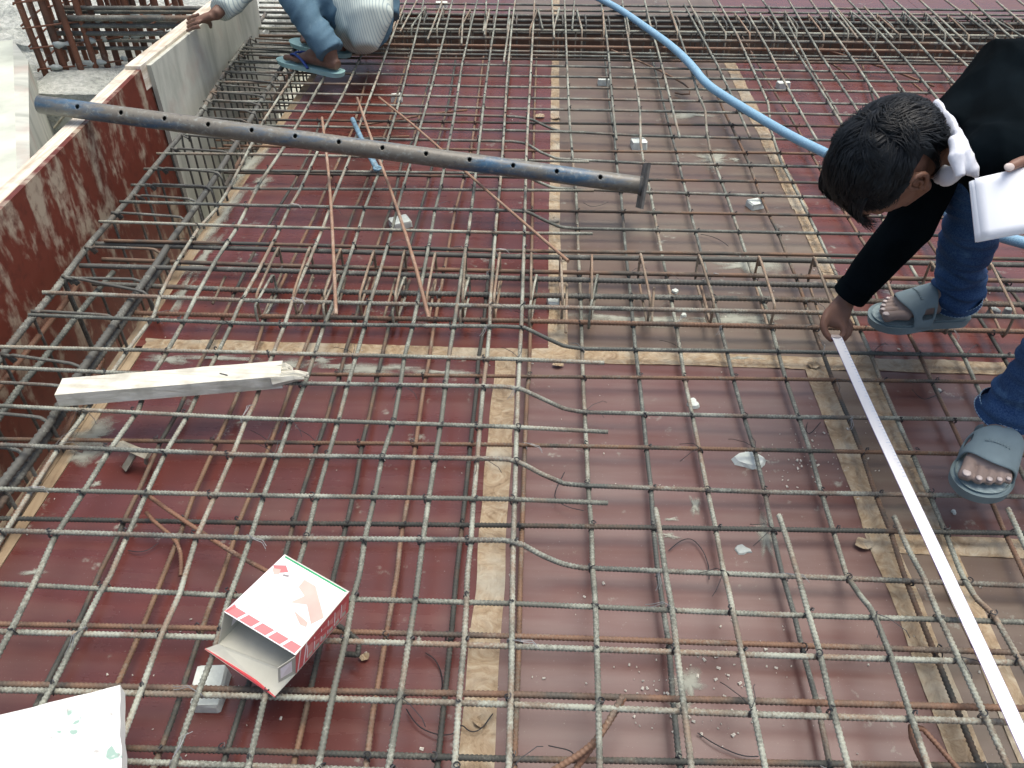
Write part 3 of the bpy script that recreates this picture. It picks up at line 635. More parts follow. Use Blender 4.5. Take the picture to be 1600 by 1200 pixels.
mid = PX('435,384 400,462|484,386 459,462|532,388 507,462|584,390 562,464|632,391 615,464|680,392 667,464|727,394 721,466|781,394 775,466|830,394 830,466|876,400 880,467|925,396 925,467|1001,395 1020,470|1092,397 1115,474|1186,399 1214,478|1272,400 1302,480|1375,405 1405,484|1455,408 1492,486|1545,405 1590,490'.replace('|', ' '))
for k in range(len(mid)//2):
    a = P(*mid[2*k], .112); b = P(*mid[2*k+1], .112)
    jx = random.uniform(-.006, .006)
    o = bar(loop_path((a[0], a[1]), (b[0]+jx, b[1]), .112+random.uniform(-.003, .003), .030, .012, .035), .0078, 'steel_tan', 'stirrup', ribs=False)
    tag(o, 'tan steel stirrup hooked round the middle beam bars, %s from the left' % ordi(k+1), 'stirrup', 'stirrups of the middle beam')
for k in range(len(mid)//2):
    if k % 2 or k > 10: continue
    m0, m1 = mid[2*k], mid[2*k+1]
    a = P(m0[0]*.5+m1[0]*.5+9, 425, .105); b = P(m1[0]-3, m1[1]+16, .105)
    tag(bar(loop_path((a[0], a[1]), (b[0], b[1]), .098+random.uniform(-.006, .006), .034, .010, .03), .0074, 'steel_tan' if k % 2 else 'steel_top', 'inner_stirrup', ribs=False), 'small inner stirrup of the middle beam near its front edge, %s from the left' % ordi(k+1), 'stirrup', 'inner stirrups of the middle beam')
# loose second legs leaning beside the stirrups of the middle beam
lean = PX('352,432 332,475|490,434 466,488|540,434 530,475|578,434 565,475|618,436 600,495|640,437 632,465|680,438 668,470|783,440 772,500|886,445 884,520|1022,450 1018,505|1095,446 1110,505')
for k in range(len(lean)//2):
    a = P(*lean[2*k], .06); b = P(*lean[2*k+1], .035)
    tag(bar([a, b], .008, 'steel_tan', 'spacer_bar', ribs=False), 'short tan spacer bar inside the middle beam, %s from the left' % ordi(k+1), 'steel bar', 'spacer bars in the middle beam')
lbs = PX('207,305 307,312|172,332 290,340|130,386 250,390|95,431 232,458|100,435 222,437|47,486 180,494|0,553 127,571|-45,596 105,604|-75,640 75,654|-120,692 33,702|-160,745 0,752|245,262 345,270|225,288 330,292|265,232 360,238|282,211 372,219|292,196 385,203|302,183 392,189|312,168 400,175|320,156 408,162|328,144 415,150|335,133 422,139|342,123 430,129|350,113 436,119|357,103 442,109|364,94 448,99|371,85 455,90|377,76 460,81|383,68 466,73|389,60 470,65'.replace('|', ' '))
ls = [(P(*lbs[2*k], .1), P(*lbs[2*k+1], .1)) for k in range(len(lbs)//2)]; ls.sort(key=lambda t: t[0][1])
for k, (a, b) in enumerate(ls):
    o = bar(loop_path((a[0], a[1]), (b[0], b[1]), .102, -.38, .03, .04), .0088, 'steel_beam', 'stirrup', ribs=False)
    tag(o, 'grey steel stirrup round the left beam bars, %s counting up from the bottom left' % ordi(k+1), 'stirrup', 'stirrups of the left beam')
k = 0; xx = -.93
while xx < 3.6:
    o = bar(loop_path((xx+random.uniform(-.02, .02), 4.66), (xx+random.uniform(-.02, .02), 4.27), .112+random.uniform(-.01, .012), -.36, .02, .08), .0095, 'steel_tan' if k % 3 == 1 else 'steel_top', 'stirrup', ribs=False)
    k += 1; tag(o, 'hooked stirrup of the far beam cage, %s from its left end' % ordi(k), 'stirrup', 'stirrups of the far beam')
    o2 = bar(loop_path((xx+.028, 4.60), (xx+.03, 4.44), .104, -.36, .02, .05), .0085, 'steel_beam', 'inner_stirrup', ribs=False)
    tag(o2, 'narrow inner stirrup of the far beam cage, %s from its left end' % ordi(k), 'stirrup', 'inner stirrups of the far beam')
    xx += .122
# left beam longitudinals
B_ = []
Z2 = lambda s, z, d, m, a=0, b=150: B_.append((ext([tuple(float(q) for q in t.split(',')) for t in s.split()], a, b), z, d, m))
Z2('392,55 368,90 342,128 315,175 275,220 220,287 207,305 135,387 85,455 37,512 0,560', .088, .020, 'steel_beam', 40)
Z2('470,65 430,120 397,177 372,220 325,295 300,332 270,372 245,412 215,455 185,497 155,540 112,600 75,665 20,735 0,760', .084, .021, 'steel_beam', 40)
Z2('262,405 225,455 175,530 147,570 120,605 95,650 48,720 12,770', .055, .019, 'steel_beam', 0)
Z2('177,425 150,457 107,510 65,565 37,597 20,620 0,650', .02, .017, 'steel_x', 0)
Z2('122,445 87,492 45,545 5,597', .02, .016, 'steel_rust', 0)
Z2('160,562 145,597 110,660 75,720 0,845', .01, .015, 'steel_rust', 0)
Z2('300,300 255,380 200,470 120,600 0,790', -.34, .020, 'steel_low', 200)
Z2('400,130 380,160 330,240 260,360', -.34, .020, 'steel_rib', 40)
Z2('455,110 425,160 400,205', -.05, .018, 'steel_rib', 40, 100)
BL = make_set(B_, 'thick lengthwise bar of the left beam cage, %s from the outer side', 'bars of the left beam cage', lambda t: t[0][-1][0]-t[0][-1][1]*.06)
for j, yy in enumerate(np.arange(3.3, 4.3, .085)):
    pts = [(-1.47, yy, -.12), (-1.12, yy, -.12)]
    tag(bar(pts, .008, 'steel_rib', 'link_bar', ribs=False), 'short link bar deep in the corner of the beams, %s from the near one' % ordi(j+1), 'steel bar', 'link bars in the corner cage')

# ties at the crossings: parts of the crosswise bar they are wrapped round ----
def tie_mesh(kind, seed):
    rnd = random.Random(seed); mb = MB()
    for dr, tz in ((.0078, 0), (.0086, .0012)):
        pts = [np.array([math.cos(a)*dr*.35, math.sin(a)*dr*1.0+tz, math.sin(a*1.0)*.0])+np.array([0, 0, math.cos(a)*.0092]) for a in np.linspace(0, 2*math.pi, 9)]
        pts = [np.array([p[0]+p[1]*.75, p[1]*.75, p[2]]) for p in pts]
        mb.tube(pts, .0011, 4, cap=False)
    if kind == 0:
        mb.tube([(0.002, 0, .009), (.006, .004, .013), (.009, .002, .015), (.006, -.003, .014)], .0016, 4)
    if kind == 1:
        pts = [(0.004+.005*math.cos(a), .004+.005*math.sin(a), .012+.001*a) for a in np.linspace(0, 5.6, 9)]; mb.tube(pts, .0012, 4)
    if kind in (2, 3):
        for q in range(2):
            dx, dy = rnd.uniform(-.06, .06), -rnd.uniform(.02, .07)
            mb.tube([(0.003, -.002, .010), (dx*.4, dy*.35, .016), (dx*.8+.004, dy*.8, .012), (dx, dy, .004)], .0008, 3)
    me = bpy.data.meshes.new('tie_wire'); me.from_pydata(mb.V, [], mb.F); me.materials.append(M['wire_pale'] if kind == 3 else M['wire']); me.update(); return me
TIES = [tie_mesh(k, k*5+1) for k in (0, 0, 1, 2, 3)]
TIES2 = [tie_mesh(0, 40)]
allx = BX+BXL+BB; ally = BU+BD+BR+BS+BN
ny = 0
for ox, wx in allx:
    A = wx[:-1]; Bv = wx[1:]
    for oy, wy in ally:
        Cc = wy[:-1]; Dd = wy[1:]
        r = (Bv-A)[:, None, :]; s = (Dd-Cc)[None, :, :]; qp = Cc[None]-A[:, None]
        den = r[..., 0]*s[..., 1]-r[..., 1]*s[..., 0]; den = np.where(abs(den) < 1e-9, 1e-9, den)
        tt = (qp[..., 0]*s[..., 1]-qp[..., 1]*s[..., 0])/den; uu = (qp[..., 0]*r[..., 1]-qp[..., 1]*r[..., 0])/den
        for i, j in zip(*np.where((tt >= 0) & (tt < 1) & (uu >= 0) & (uu < 1))):
            pa = A[i]+(Bv-A)[i]*tt[i, j]; pb = Cc[j]+(Dd-Cc)[j]*uu[i, j]
            if abs(pa[2]-pb[2]) > .024: continue
            p = (pa+pb)/2; dd = depth(p)
            cc = RM.T @ (p-CAMP); sx, sy = 800+FPX*cc[0]/-cc[2], 600-FPX*cc[1]/-cc[2]
            if not (-30 < sx < 1630 and -30 < sy < 1230): continue
            if random.random() < .06: continue
            me = random.choice(TIES) if dd < 2.6 else TIES2[0]
            if me in (TIES[3], TIES[4]) and random.random() < .45: me = TIES[0]
            o = bpy.data.objects.new('tie_wire', me); COL.objects.link(o); o.parent = ox
            o.location = p-np.array(ox.location); o.rotation_euler = (0, 0, random.choice((0, math.pi/2, math.pi, -math.pi/2))+random.uniform(-.3, .3))
            ny += 1

# column starter cage at the left back
cage = empty('column_cage', (-2.0, 3.8, 0)); tag(cage, 'rusty upright column cage rising from the concrete footing at top left', 'rebar cage')
fr = [(72, 116), (104, 112), (100, 108), (150, 108), (168, 104), (205, 96), (232, 92), (262, 88), (84, 108), (128, 112), (185, 100), (220, 97), (292, 80)]
for x, y in fr:
    b = P(x, y, 0); hh = 1.0
    bar([(b[0], b[1], -.05), (b[0]+random.uniform(-.015, .015), b[1]+random.uniform(-.01, .01), hh)], .030, 'steel_column', 'upright_bar', cage, ribs=False)
for x, y in ((100, 82), (118, 104), (150, 80), (190, 78), (225, 74), (260, 70), (290, 66), (120, 60), (175, 58), (235, 55), (300, 72), (200, 62), (88, 66), (135, 92), (165, 86), (245, 84), (275, 60), (148, 64), (215, 60)):
    b = P(x, y, 0)
    bar([(b[0], b[1], -.05), (b[0]+random.uniform(-.02, .02), b[1]+random.uniform(-.01, .01), 1.0)], .024, 'steel_column', 'upright_bar', cage, ribs=False)
for z in (.03, .13, .22, .33, .43, .55):
    pts = [P(68, 117, 0), P(165, 105, 0), P(270, 90, 0), P(300, 66, 0), P(190, 62, 0), P(95, 80, 0), P(68, 117, 0)]
    bar(smoothline([(p[0]+(-.012 if i in (0, 6) else 0), p[1]-(.014 if i in (0, 1, 2, 6) else 0), z+random.uniform(-.01, .01)) for i, p in enumerate(pts)], 1), .009, 'steel_column', 'link_bar', cage, ribs=False)
for k in range(16):
    b = P(random.uniform(90, 280), random.uniform(66, 104), 0); z = random.uniform(.02, .4); a = random.uniform(-.8, .8)
    bar(smoothline([(b[0], b[1], z), (b[0]+.05*math.cos(a), b[1]+.05*math.sin(a), z+.01), (b[0]+.1*math.cos(a), b[1]+.08*math.sin(a)+.03, z+.05)], 1), .0075, 'steel_column', 'hook', cage, ribs=False)
for (x0, x1, yv, z, d) in ((95, 330, 18, .42, .020), (95, 330, 28, .40, .028), (80, 330, 40, .34, .022), (80, 330, 52, .28, .022), (90, 330, 75, .14, .018), (95, 330, 12, .46, .020), (85, 330, 34, .30, .018), (90, 330, 63, .2, .016)):
    a = P(x0, yv, z*.6); b = P(x1, yv+1, z*.6); bar([a, b], d, 'steel_beam', 'crosswise_bar', cage, ribs=False)
mb = MB()
for k in range(26):
    z = random.choice((.13, .13, .22, .03)); p = P(random.uniform(70, 280), 0, 0); x = random.uniform(72, 270); b = P(x, 117-(x-68)*.13, 0)
    mb.ball((b[0], b[1]-.012, z), (random.uniform(.015, .05), random.uniform(.008, .016), random.uniform(.008, .02)), nu=7, nv=5)
fused(mb, 'mortar_lump', M['mortar_dim'], cage, .006, 2, lambda v: noise.noise(v*60)*.005)['kind'] = 'stuff'

# ------------------------------------------------------------------ lying steel prop with base plate
prop = empty('steel_prop', (-.6, 2.55, .2)); tag(prop, 'long worn blue steel prop tube lying across the red form and the mat', 'prop')
pa = P(62, 163, .355); pb = P(1003, 290, .150); ax = pb-pa; LL = np.linalg.norm(ax); ax /= LL
up = np.array([0, 0, 1.]); uu_ = up-ax*np.dot(up, ax); uu_ /= np.linalg.norm(uu_); ww = np.cross(ax, uu_)
# tube with real holes: cylinder wall quads, holes cut by dark recessed eyelets
mb = MB(); ro, ri = .0256, .0225; n = 36
rings = []
for (s, rad) in [(0, ri), (0, ro)]+[(LL*i/40, ro) for i in range(1, 41)]: rings.append((s, rad))
hol = [.14+.143*i for i in range(14)]
tocam = CAMP-(pa+pb)/2; tocam = tocam-ax*np.dot(tocam, ax); tocam /= np.linalg.norm(tocam)
hd = tocam*.93-np.cross(ax, tocam)*.30; hd /= np.linalg.norm(hd); hs = np.cross(ax, hd)
ssteps = sorted(set([0.0, LL]+[v for h in hol for v in (h-.012, h-.0065, h-.0045, h, h+.0045, h+.0065, h+.012)]))
nn = 48; V = []; F = []
for s in ssteps:
    for j in range(nn):
        a = 2*math.pi*j/nn; V.append(pa+ax*s+hd*math.cos(a)*ro+hs*math.sin(a)*ro)
def isopen(i, j):
    smid = (ssteps[i]+ssteps[i+1])/2; jj = ((j+.5+nn/2) % nn)-nn/2
    for h in hol:
        if abs(smid-h) < .0045 and abs(jj) < 2: return True
        if .0045 <= abs(smid-h) < .0065 and abs(jj) < 1: return True
    return False
for i in range(len(ssteps)-1):
    for j in range(nn):
        if isopen(i, j): continue
        F.append((i*nn+j, i*nn+(j+1) % nn, (i+1)*nn+(j+1) % nn, (i+1)*nn+j))
tube = newmesh('tube', V, F, M['prop'], prop, True)
sm = tube.modifiers.new('thickness', 'SOLIDIFY'); sm.thickness = .0035; sm.offset = 1.0
tube.data.flip_normals(); sm.offset = -1
pl = MB(); pc = pa+ax*(LL+.004)
pl.box(pc, (.008, .15, .145), (ax, (ww*.9+uu_*.43)/np.linalg.norm(ww*.9+uu_*.43), np.cross(ax, (ww*.9+uu_*.43)/np.linalg.norm(ww*.9+uu_*.43)))); pl.build('base_plate', M['plate'], prop)
wl_ = MB(); wl_.tube([pa+ax*(LL-.012), pa+ax*(LL+.001)], [.029, .034], 20); wl_.build('weld_collar', M['plate'], prop, True)

pin = MB(); g0, g1, g2 = P(551, 187, .135), P(572, 232, .13), P(590, 265, .125)
pin.tube([g0, g1], .0095, 10); pin.tube([g1, g1*.6+g2*.4, g2], [.0095, .011, .012], 10, ry=[.0095, .007, .006])
pin.ball(g0, .0098); po = empty('prop_pin', g1); tag(po, 'short blue prop pin with a flattened eye lying under the long tube', 'pin')
pin.build('shank', M['bluepin'], po, True)
e = MB(); ang = [2*math.pi*i/16 for i in range(17)]; c = g2
e.tube([c+np.array([math.cos(a)*.012, math.sin(a)*.012, .004]) for a in ang], .005, 6); e.build('eye', M['bluepin'], po, True)

for lab, s, d, m in (('rusty orange loose bar lying on the mat, leftmost of three, with a pale lower tip', '503,184 512,255 518,330 522,420 525,492', .0108, 'steel_loose'),
        ('rusty orange bar lying on the mat, middle one of three loose ones', '558,153 582,222 612,300 645,400 670,497', .0112, 'steel_loose'),
        ('thin rusty bar lying diagonally under the prop tube, rightmost of three loose ones', '592,152 660,207 740,280 815,345 888,408', .0100, 'steel_loose')):
    pts = PX(s); w = [P(x, y, .126+.006*i/len(pts)) for i, (x, y) in enumerate(pts)]
    tag(bar(smoothline(w, 1), d, m, 'loose_bar'), lab, 'steel bar', 'loose rusty bars on the mat')
for lab, s, z0, z1, d, m in (
        ('rusty bent bar running from the left mat down under the cardboard box', '232,775 260,795 300,822 360,862 440,905', .09, .06, .0095, 'steel_rust'),
        ('brown hooked bar end between two left bars, above the cardboard box', '228,800 240,815 262,832 278,848 284,870 282,900', .07, .02, .0085, 'steel_rust'),
        ('bent brown bar rising at the bottom edge near the middle', '973,1087 955,1120 935,1155 905,1180 870,1200 850,1215', .10, .05, .0105, 'steel_rib'),
        ('straight brown bar rising at the bottom edge near the middle', '975,1090 945,1140 915,1180 890,1215', .085, .04, .0105, 'steel_rust'),
        ('hooked brown bar looping at the bottom right under a top bar', '1446,1200 1428,1165 1420,1140 1425,1130 1440,1135 1465,1165 1500,1205', .09, .07, .0085, 'steel_rust'),
        ('dark curled bar end beside the right corner of the cardboard box', '525,975 548,990 565,1005 566,1018 555,1027 540,1022', .06, .03, .0100, 'steel_low'),
        ('bent rusty bar on the deck left of centre, under the far mat', '540,200 600,190 680,177 730,172', .02, .02, .0085, 'steel_rust'),
        ('straight rusty bar on the deck beyond the prop tube', '570,215 640,213', .02, .02, .0085, 'steel_rust'),
        ('long reddish bar leaning into the far beam at the right', '1280,75 1330,90 1400,112 1460,135', .06, .03, .0095, 'steel_rust'),
        ('thin brown bar bent to a tip on the grey sheet near the far beam', '955,78 1010,100 1050,120 1080,138 1078,150 1055,145', .08, .01, .0085, 'steel_rib'),
        ('short rusty bar slanting beside the blue hose, right of the head', '1420,125 1448,148', .06, .05, .0085, 'steel_rust'),
        ('brown bar lying under the right mat beyond the bent bars', '1290,95 1310,105 1330,125', .05, .03, .0085, 'steel_rib')):
    pts = PX(s); n = len(pts); w = [P(x, y, z0+(z1-z0)*i/(n-1)) for i, (x, y) in enumerate(pts)]
    tag(bar(smoothline(w, 2), d, m, 'loose_bar'), lab, 'steel bar')

# blue hose
hp = '925,-8 965,12 1008,42 1050,72 1082,103 1103,132 1150,162 1200,192 1240,215 1283,236 1340,262 1400,290 1455,314 1500,344 1545,364 1600,380 1680,400'
hz = smoothline([P(x, y, .122+(.02 if 1060 < x < 1130 else 0)) for x, y in PX(hp)], 3)
tag(MB().tube(hz, .0175, 14).build('hose', M['hose'], None, True), 'light blue hose snaking over the mat from the top edge to the right', 'hose')

# measuring tape
tm = empty('tape_measure', P(1450, 850, .13)); tag(tm, 'white steel measuring tape pulled straight from the bent man\'s fingers', 'measuring tape')
tpts = [P(x, y, z) for x, y, z in ((1307, 528, .150), (1335, 590, .130), (1370, 668, .124), (1430, 795, .124), (1500, 945, .124), (1560, 1075, .126), (1610, 1185, .13), (1650, 1270, .135))]
tpts = smoothline(tpts, 2)
def ribbon(pts, w, curve, off=0, side=(0, 1), nz=5):
    V = []; F = []
    for i, p in enumerate(pts):
        t_ = pts[min(i+1, len(pts)-1)]-pts[max(i-1, 0)]; t_ /= np.linalg.norm(t_); s = np.cross(t_, [0, 0, 1.]); s /= np.linalg.norm(s); nrm = np.cross(s, t_)
        for j in range(nz):
            q = -1+2*j/(nz-1); V.append(p+s*q*w/2+nrm*(curve*(q*q)+off))
    for i in range(len(pts)-1):
        for j in range(nz-1): F.append((i*nz+j, i*nz+j+1, (i+1)*nz+j+1, (i+1)*nz+j))
    return V, F
V, F = ribbon(tpts, .0245, .003); newmesh('blade', V, F, M['tapemeasure'], tm, True)
V, F = ribbon(tpts, .0262, .003, -.0006); newmesh('blade_underside', V, F, M['tape_under'], tm, True)
mb = MB(); L0 = tpts[0]; dirv = tpts[-1]-tpts[0]; dirv /= np.linalg.norm(dirv)
acc = 0; seg = 0
for k in range(1, 46):
    s = k*.01; # ticks every centimetre on the first stretch
    acc_ = 0
    for i in range(len(tpts)-1):
        l = np.linalg.norm(tpts[i+1]-tpts[i])
        if acc_+l > s:
            p = tpts[i]+(tpts[i+1]-tpts[i])*((s-acc_)/l); t_ = (tpts[i+1]-tpts[i])/l; break
        acc_ += l
    sv = np.cross(t_, [0, 0, 1.]); sv /= np.linalg.norm(sv); nv = np.cross(sv, t_); ln = .009 if k % 5 == 0 else .005
    mb.box(p-sv*(.0115-ln/2)+nv*.0031, (.0009, ln, .0002), (t_, sv, nv))
mb.build('graduation', M['tape_tick'], tm)['kind'] = 'stuff'
MB().box(tpts[0]+np.array([-.002, .003, .001]), (.024, .010, .006)).build('end_hook', M['nail'], tm)

# broken white plank
pk = MB(); a, b = P(84, 617, .155), P(438, 590, .155); d = (b-a); LLp = np.linalg.norm(d[:2]); d = np.array([d[0], d[1], 0])/LLp; s = np.array([-d[1], d[0], 0]); W, H = .062, .034
st = np.linspace(0, 1, 15); V = []; F = []
for i, q in enumerate(st):
    o_ = a+d*q*LLp; o_ = np.array([o_[0], o_[1], .119+.004*q])
    wv_ = 1+.04*noise.noise(Vector((q*9, 3, 1))); hv = 1+.06*noise.noise(Vector((q*8, 1, 5)))
    V += [o_+s*0, o_+s*W*wv_, o_+s*W*wv_+np.array([0, 0, H*hv]), o_+np.array([0, 0, H*hv])+s*.002]
for i in range(14):
    for j in range(4): F.append((i*4+j, i*4+(j+1) % 4, (i+1)*4+(j+1) % 4, (i+1)*4+j))
F.append((3, 2, 1, 0)); pk.add(V, F)
plank = empty('broken_plank', (a+b)/2); tag(plank, 'bleached white timber plank with a splintered right end lying on the mat', 'plank')
pk.build('beam', M['wood_pale'], plank)
mb = MB(); e0 = np.array([*(a+d*LLp)[:2], .123])
rnd = random.Random(5)
for k in range(13):
    y0 = (k+.5)/13*W; ln = (.062 if k in (0, 1, 2, 3, 4, 5) else .022)*rnd.uniform(.62, 1.0); zt = .006+rnd.random()*.022
    p = e0+s*y0-d*.02; mb.tube([p+np.array([0, 0, H*.55]), p+d*(.02+ln*.6)+np.array([0, 0, zt+.004]), p+d*(.02+ln)+np.array([0, 0, zt])], [.009, .0065, .0028], 5, ry=[H*.44, .010, .003])
mb.build('splintered_end', M['wood_pale'], plank)
q = MB(); pn = a+d*LLp*.72+s*.03; q.tube([(*pn[:2], .158), (pn[0]+.02, pn[1]-.006, .1575)], .0015, 5); q.build('nail', M['plate'], plank)
# scrap timber block under the mat
q = MB(); c0, c1 = P(186, 693, .055), P(232, 712, .055); q.tube([c0, c1], .011, 4, ry=.007); c2, c3 = P(212, 704, .05), P(196, 731, .008); q.tube([c2, c3], [.013, .014], 4, ry=[.008, .009]); q.tube([P(228, 708, .05), P(229, 724, .012)], [.006, .005], 5)
tag(q.build('scrap_timber', M['wood_grey']), 'small grey broken timber piece on the red deck below the white plank', 'timber scrap')

# white foam board, bottom left
fb = MB(); c = [P(191, 1078, .125), P(-60, 1140, .125), P(-100, 1330, .125), P(196, 1310, .125)]
edge = []
for i in range(4):
    for q in np.linspace(0, 1, 12)[:-1]:
        p = c[i]*(1-q)+c[(i+1) % 4]*q; edge.append((p[0]+random.uniform(-.0015, .0015), p[1]+random.uniform(-.0015, .0015), .138))
n = len(edge); fb.add(edge+[(p[0], p[1], .112) for p in edge], [tuple(range(n))]+[tuple(range(n, 2*n))[::-1]]+[(i, i+n, (i+1) % n+n, (i+1) % n) for i in range(n)])
tag(fb.build('foam_board', M['board']), 'white board with green specks in the bottom left corner', 'board')

# cardboard box
bxo = empty('cardboard_box', P(445, 980, .12)); tag(bxo, 'open red and white cardboard box lying tilted on the mat', 'cardboard box')
ZT, ZBm = .190, .128
tA, tB, tC, tD = P(445, 866, ZT), P(546, 924, ZT), P(462, 1024, ZT), P(350, 956, ZT)      # far-left, far-right, near-right, near-left
bB, bC, bD = P(544, 956, ZBm), P(462, 1053, ZBm), P(341, 1006, ZBm); bA = bB+(bD-bC)
def panel(q, name, mat_out, th=.0012, mats=None):
    q = [np.array(p) for p in q]; nrm = np.cross(q[1]-q[0], q[3]-q[0]); nrm /= np.linalg.norm(nrm)
    V = [*q, *[p-nrm*th for p in q]]
    return newmesh(name, V, [(0, 1, 2, 3), (7, 6, 5, 4), (0, 4, 5, 1), (1, 5, 6, 2), (2, 6, 7, 3), (3, 7, 4, 0)], None, bxo, False, [M[mat_out], M['card_in']], [0, 1, 1, 1, 1, 1])
panel([tD, tC, tB, tA], 'top_panel', 'card_white'); panel([tC, bC, bB, tB], 'side_panel', 'card_red'); panel([tA, bA, bD, tD], 'side_panel', 'card_white')
panel([tB, bB, bA, tA], 'back_panel', 'card_green'); panel([bD, bC, bB, bA], 'bottom_panel', 'card_in')
fl1, fl2 = P(320, 1014, .118), P(429, 1089, .112)
panel([bD+np.array([0, 0, -.0005]), bC+np.array([0, 0, -.0005]), fl2, fl1], 'bottom_flap', 'card_in')
mb = MB(); dfl = (fl2-fl1); nf = (bD-fl1); nf /= np.linalg.norm(nf)
mb.tube([fl1+nf*.001, fl1+dfl*.35+nf*.003, fl1+dfl*.7+nf*.004, fl2+nf*.001], [.0015, .002, .003, .0015], 5); mb.build('flap_edge', M['card_red'], bxo)
tb = [P(461, 1025, ZT-.002), P(462, 1050, ZBm+.001), P(435, 1066, ZBm+.004), P(434, 1043, ZBm+.045)]
panel(tb, 'side_tab', 'card_white')
def prn(quad, uv, mat, name, off=.0004):
    """flat print on a panel given in its own 0..1 coordinates"""
    q = [np.array(p) for p in quad]; nrm = np.cross(q[1]-q[0], q[3]-q[0]); nrm /= np.linalg.norm(nrm); V = []
    for u, v in uv: V.append((q[0]*(1-u)+q[1]*u)*(1-v)+(q[3]*(1-u)+q[2]*u)*v+nrm*off)
    return newmesh(name, V, [tuple(range(len(V)))], M[mat], bxo)
top = [tD, tC, tB, tA]          # u along the mouth edge, v towards the far edge
for k in range(5):
    u0 = .0+.2*k; prn(top, [(u0+.01, .012), (u0+.175, .012), (u0+.215 if k < 4 else .985, .12), (u0+.05, .12)], 'card_pink', 'printed_stripe')
prn(top, [(.0, .012), (.02, .012), (.06, .13), (.02, .14)], 'card_pink', 'printed_stripe')
prn(top, [(.0, .80), (.13, .88), (.22, .82), (.10, .72)], 'card_pink', 'printed_mark')
prn(top, [(.02, .76), (.12, .8), (.15, .74), (.10, .70)], 'card_peach', 'printed_mark', .0006)
prn(top, [(.45, .84), (.62, .84), (.97, .55), (.90, .40), (.70, .58), (.52, .50), (.60, .66), (.46, .72)], 'card_peach', 'printed_mark')
prn(top, [(.62, .44), (.86, .40), (.88, .34), (.80, .33)], 'card_peach', 'printed_mark')
prn(top, [(.19, .765), (.26, .79), (.27, .765), (.20, .74)], 'ink', 'printed_text')
prn(top, [(.04, .962), (.96, .962), (.985, .985), (.02, .985)], 'card_green', 'printed_edge')
for k in range(14):
    u0 = .14+.022*k; v0 = .33+.02*math.sin(k*2.1)-k*.004; prn(top, [(u0, v0), (u0+.012, v0+.004), (u0+.012, v0+.014), (u0, v0+.012)], 'ink' if k % 3 else 'card_peach', 'printed_text')
side = [tC, bC, bB, tB]
for k in range(6):
    v0 = .2+.128*k
    prn(side, [(.2, v0), (.86, v0-.005), (.86, v0+.012), (.2, v0+.016)], 'card_white', 'printed_line')
    for j in range(5):
        w0 = v0+.026+.017*j; h = .28+.3*random.random(); prn(side, [(.30, w0), (.30+h, w0-.004), (.31+h, w0+.006), (.32, w0+.009)], 'card_peach', 'printed_text')
    prn(side, [(.72, v0+.03), (.90, v0+.02), (.90, v0+.10), (.74, v0+.10)], 'card_in', 'printed_mark')
for v0 in (.045, .15): prn(side, [(.0, v0+.03), (.98, v0-.02), (.98, v0), (.0, v0+.05)], 'card_white', 'printed_line')

# cover blocks and mortar pieces
def block(x, y, w, l, h, rot, lab, z=0.0, mat='mortar', group='white cover blocks', seed=0, taper=.94):
    c = P(x, y, z+h*.6); rnd = random.Random(seed+int(x)); mb = MB(); n = 8; V = []
    for (zz, k) in ((0, 1.0), (h*.75, .97), (h, taper)):
        for i in range(8):
            a = math.pi/4*i+math.pi/8; cx = math.copysign(1 if abs(math.cos(a)) > .7 else .84, math.cos(a))*w/2*k; cy = math.copysign(1 if abs(math.sin(a)) > .7 else .84, math.sin(a))*l/2*k
            cx += rnd.uniform(-.04, .04)*w; cy += rnd.uniform(-.04, .04)*l
            V.append((c[0]+cx*math.cos(rot)-cy*math.sin(rot), c[1]+cx*math.sin(rot)+cy*math.cos(rot), z+zz+rnd.uniform(-.03, .03)*h+.0008))
    F = [(i, (i+1) % 8, 8+(i+1) % 8, 8+i) for i in range(8)]+[(8+i, 8+(i+1) % 8, 16+(i+1) % 8, 16+i) for i in range(8)]+[tuple(range(16, 24)), tuple(range(8))[::-1]]
    mb.add(V, F); o = mb.build('cover_block', M[mat]); tag(o, lab, 'cover block', group); return o
block(330, 1062, .052, .042, .03, .05, 'white mortar cover block under the open flap of the cardboard box, farther of two')
block(325, 1093, .050, .034, .024, .02, 'white mortar cover block below the cardboard box, nearer of two')
block(625, 347, .07, .055, .024, .5, 'square white cover block left of centre, beneath a loose rusty bar')
block(998, 224, .06, .055, .03, .15, 'white cover block just beyond the base plate of the prop')
block(1180, 318, .05, .045, .022, .4, 'white cover block on the grey sheet left of the man\'s hair')
block(620, 152, .05, .05, .025, .1, 'white cover block on the red sheet right of the squatting worker')
block(944, 127, .06, .035, .028, 0, 'small white cover block near the far beam on the grey sheet')
block(1224, 132, .06, .04, .03, .2, 'white cover block beside the blue hose near the far beam')
block(690, 7, .07, .05, .03, 0, 'white cover block on the deck beyond the far beam')
block(866, 472, .04, .05, .02, .1, 'whitish broken cover block on the tape inside the middle beam', mat='mortar')
def chip(x, y, w, h, th, lab, seed, mat='mortar_dim', cat='mortar piece'):
    c = P(x, y, th/2); V = [(c[0], c[1], th+.0008)]; n = 12
    for zz, k in ((th*.9, .85), (0.0006, 1)):
        for i in range(n):
            a = 2*math.pi*i/n; r = k*(.8+.7*noise.noise(Vector((math.cos(a), math.sin(a), seed*2.7)))+.1*random.random()); V.append((c[0]+w/2*r*math.cos(a), c[1]+h/2*r*math.sin(a), zz))
    F = [(0, 1+i, 1+(i+1) % n) for i in range(n)]+[(1+i, 1+n+i, 1+n+(i+1) % n, 1+(i+1) % n) for i in range(n)]
    tag(newmesh('mortar_chip', V, F, M[mat]), lab, cat, 'mortar pieces on the deck')
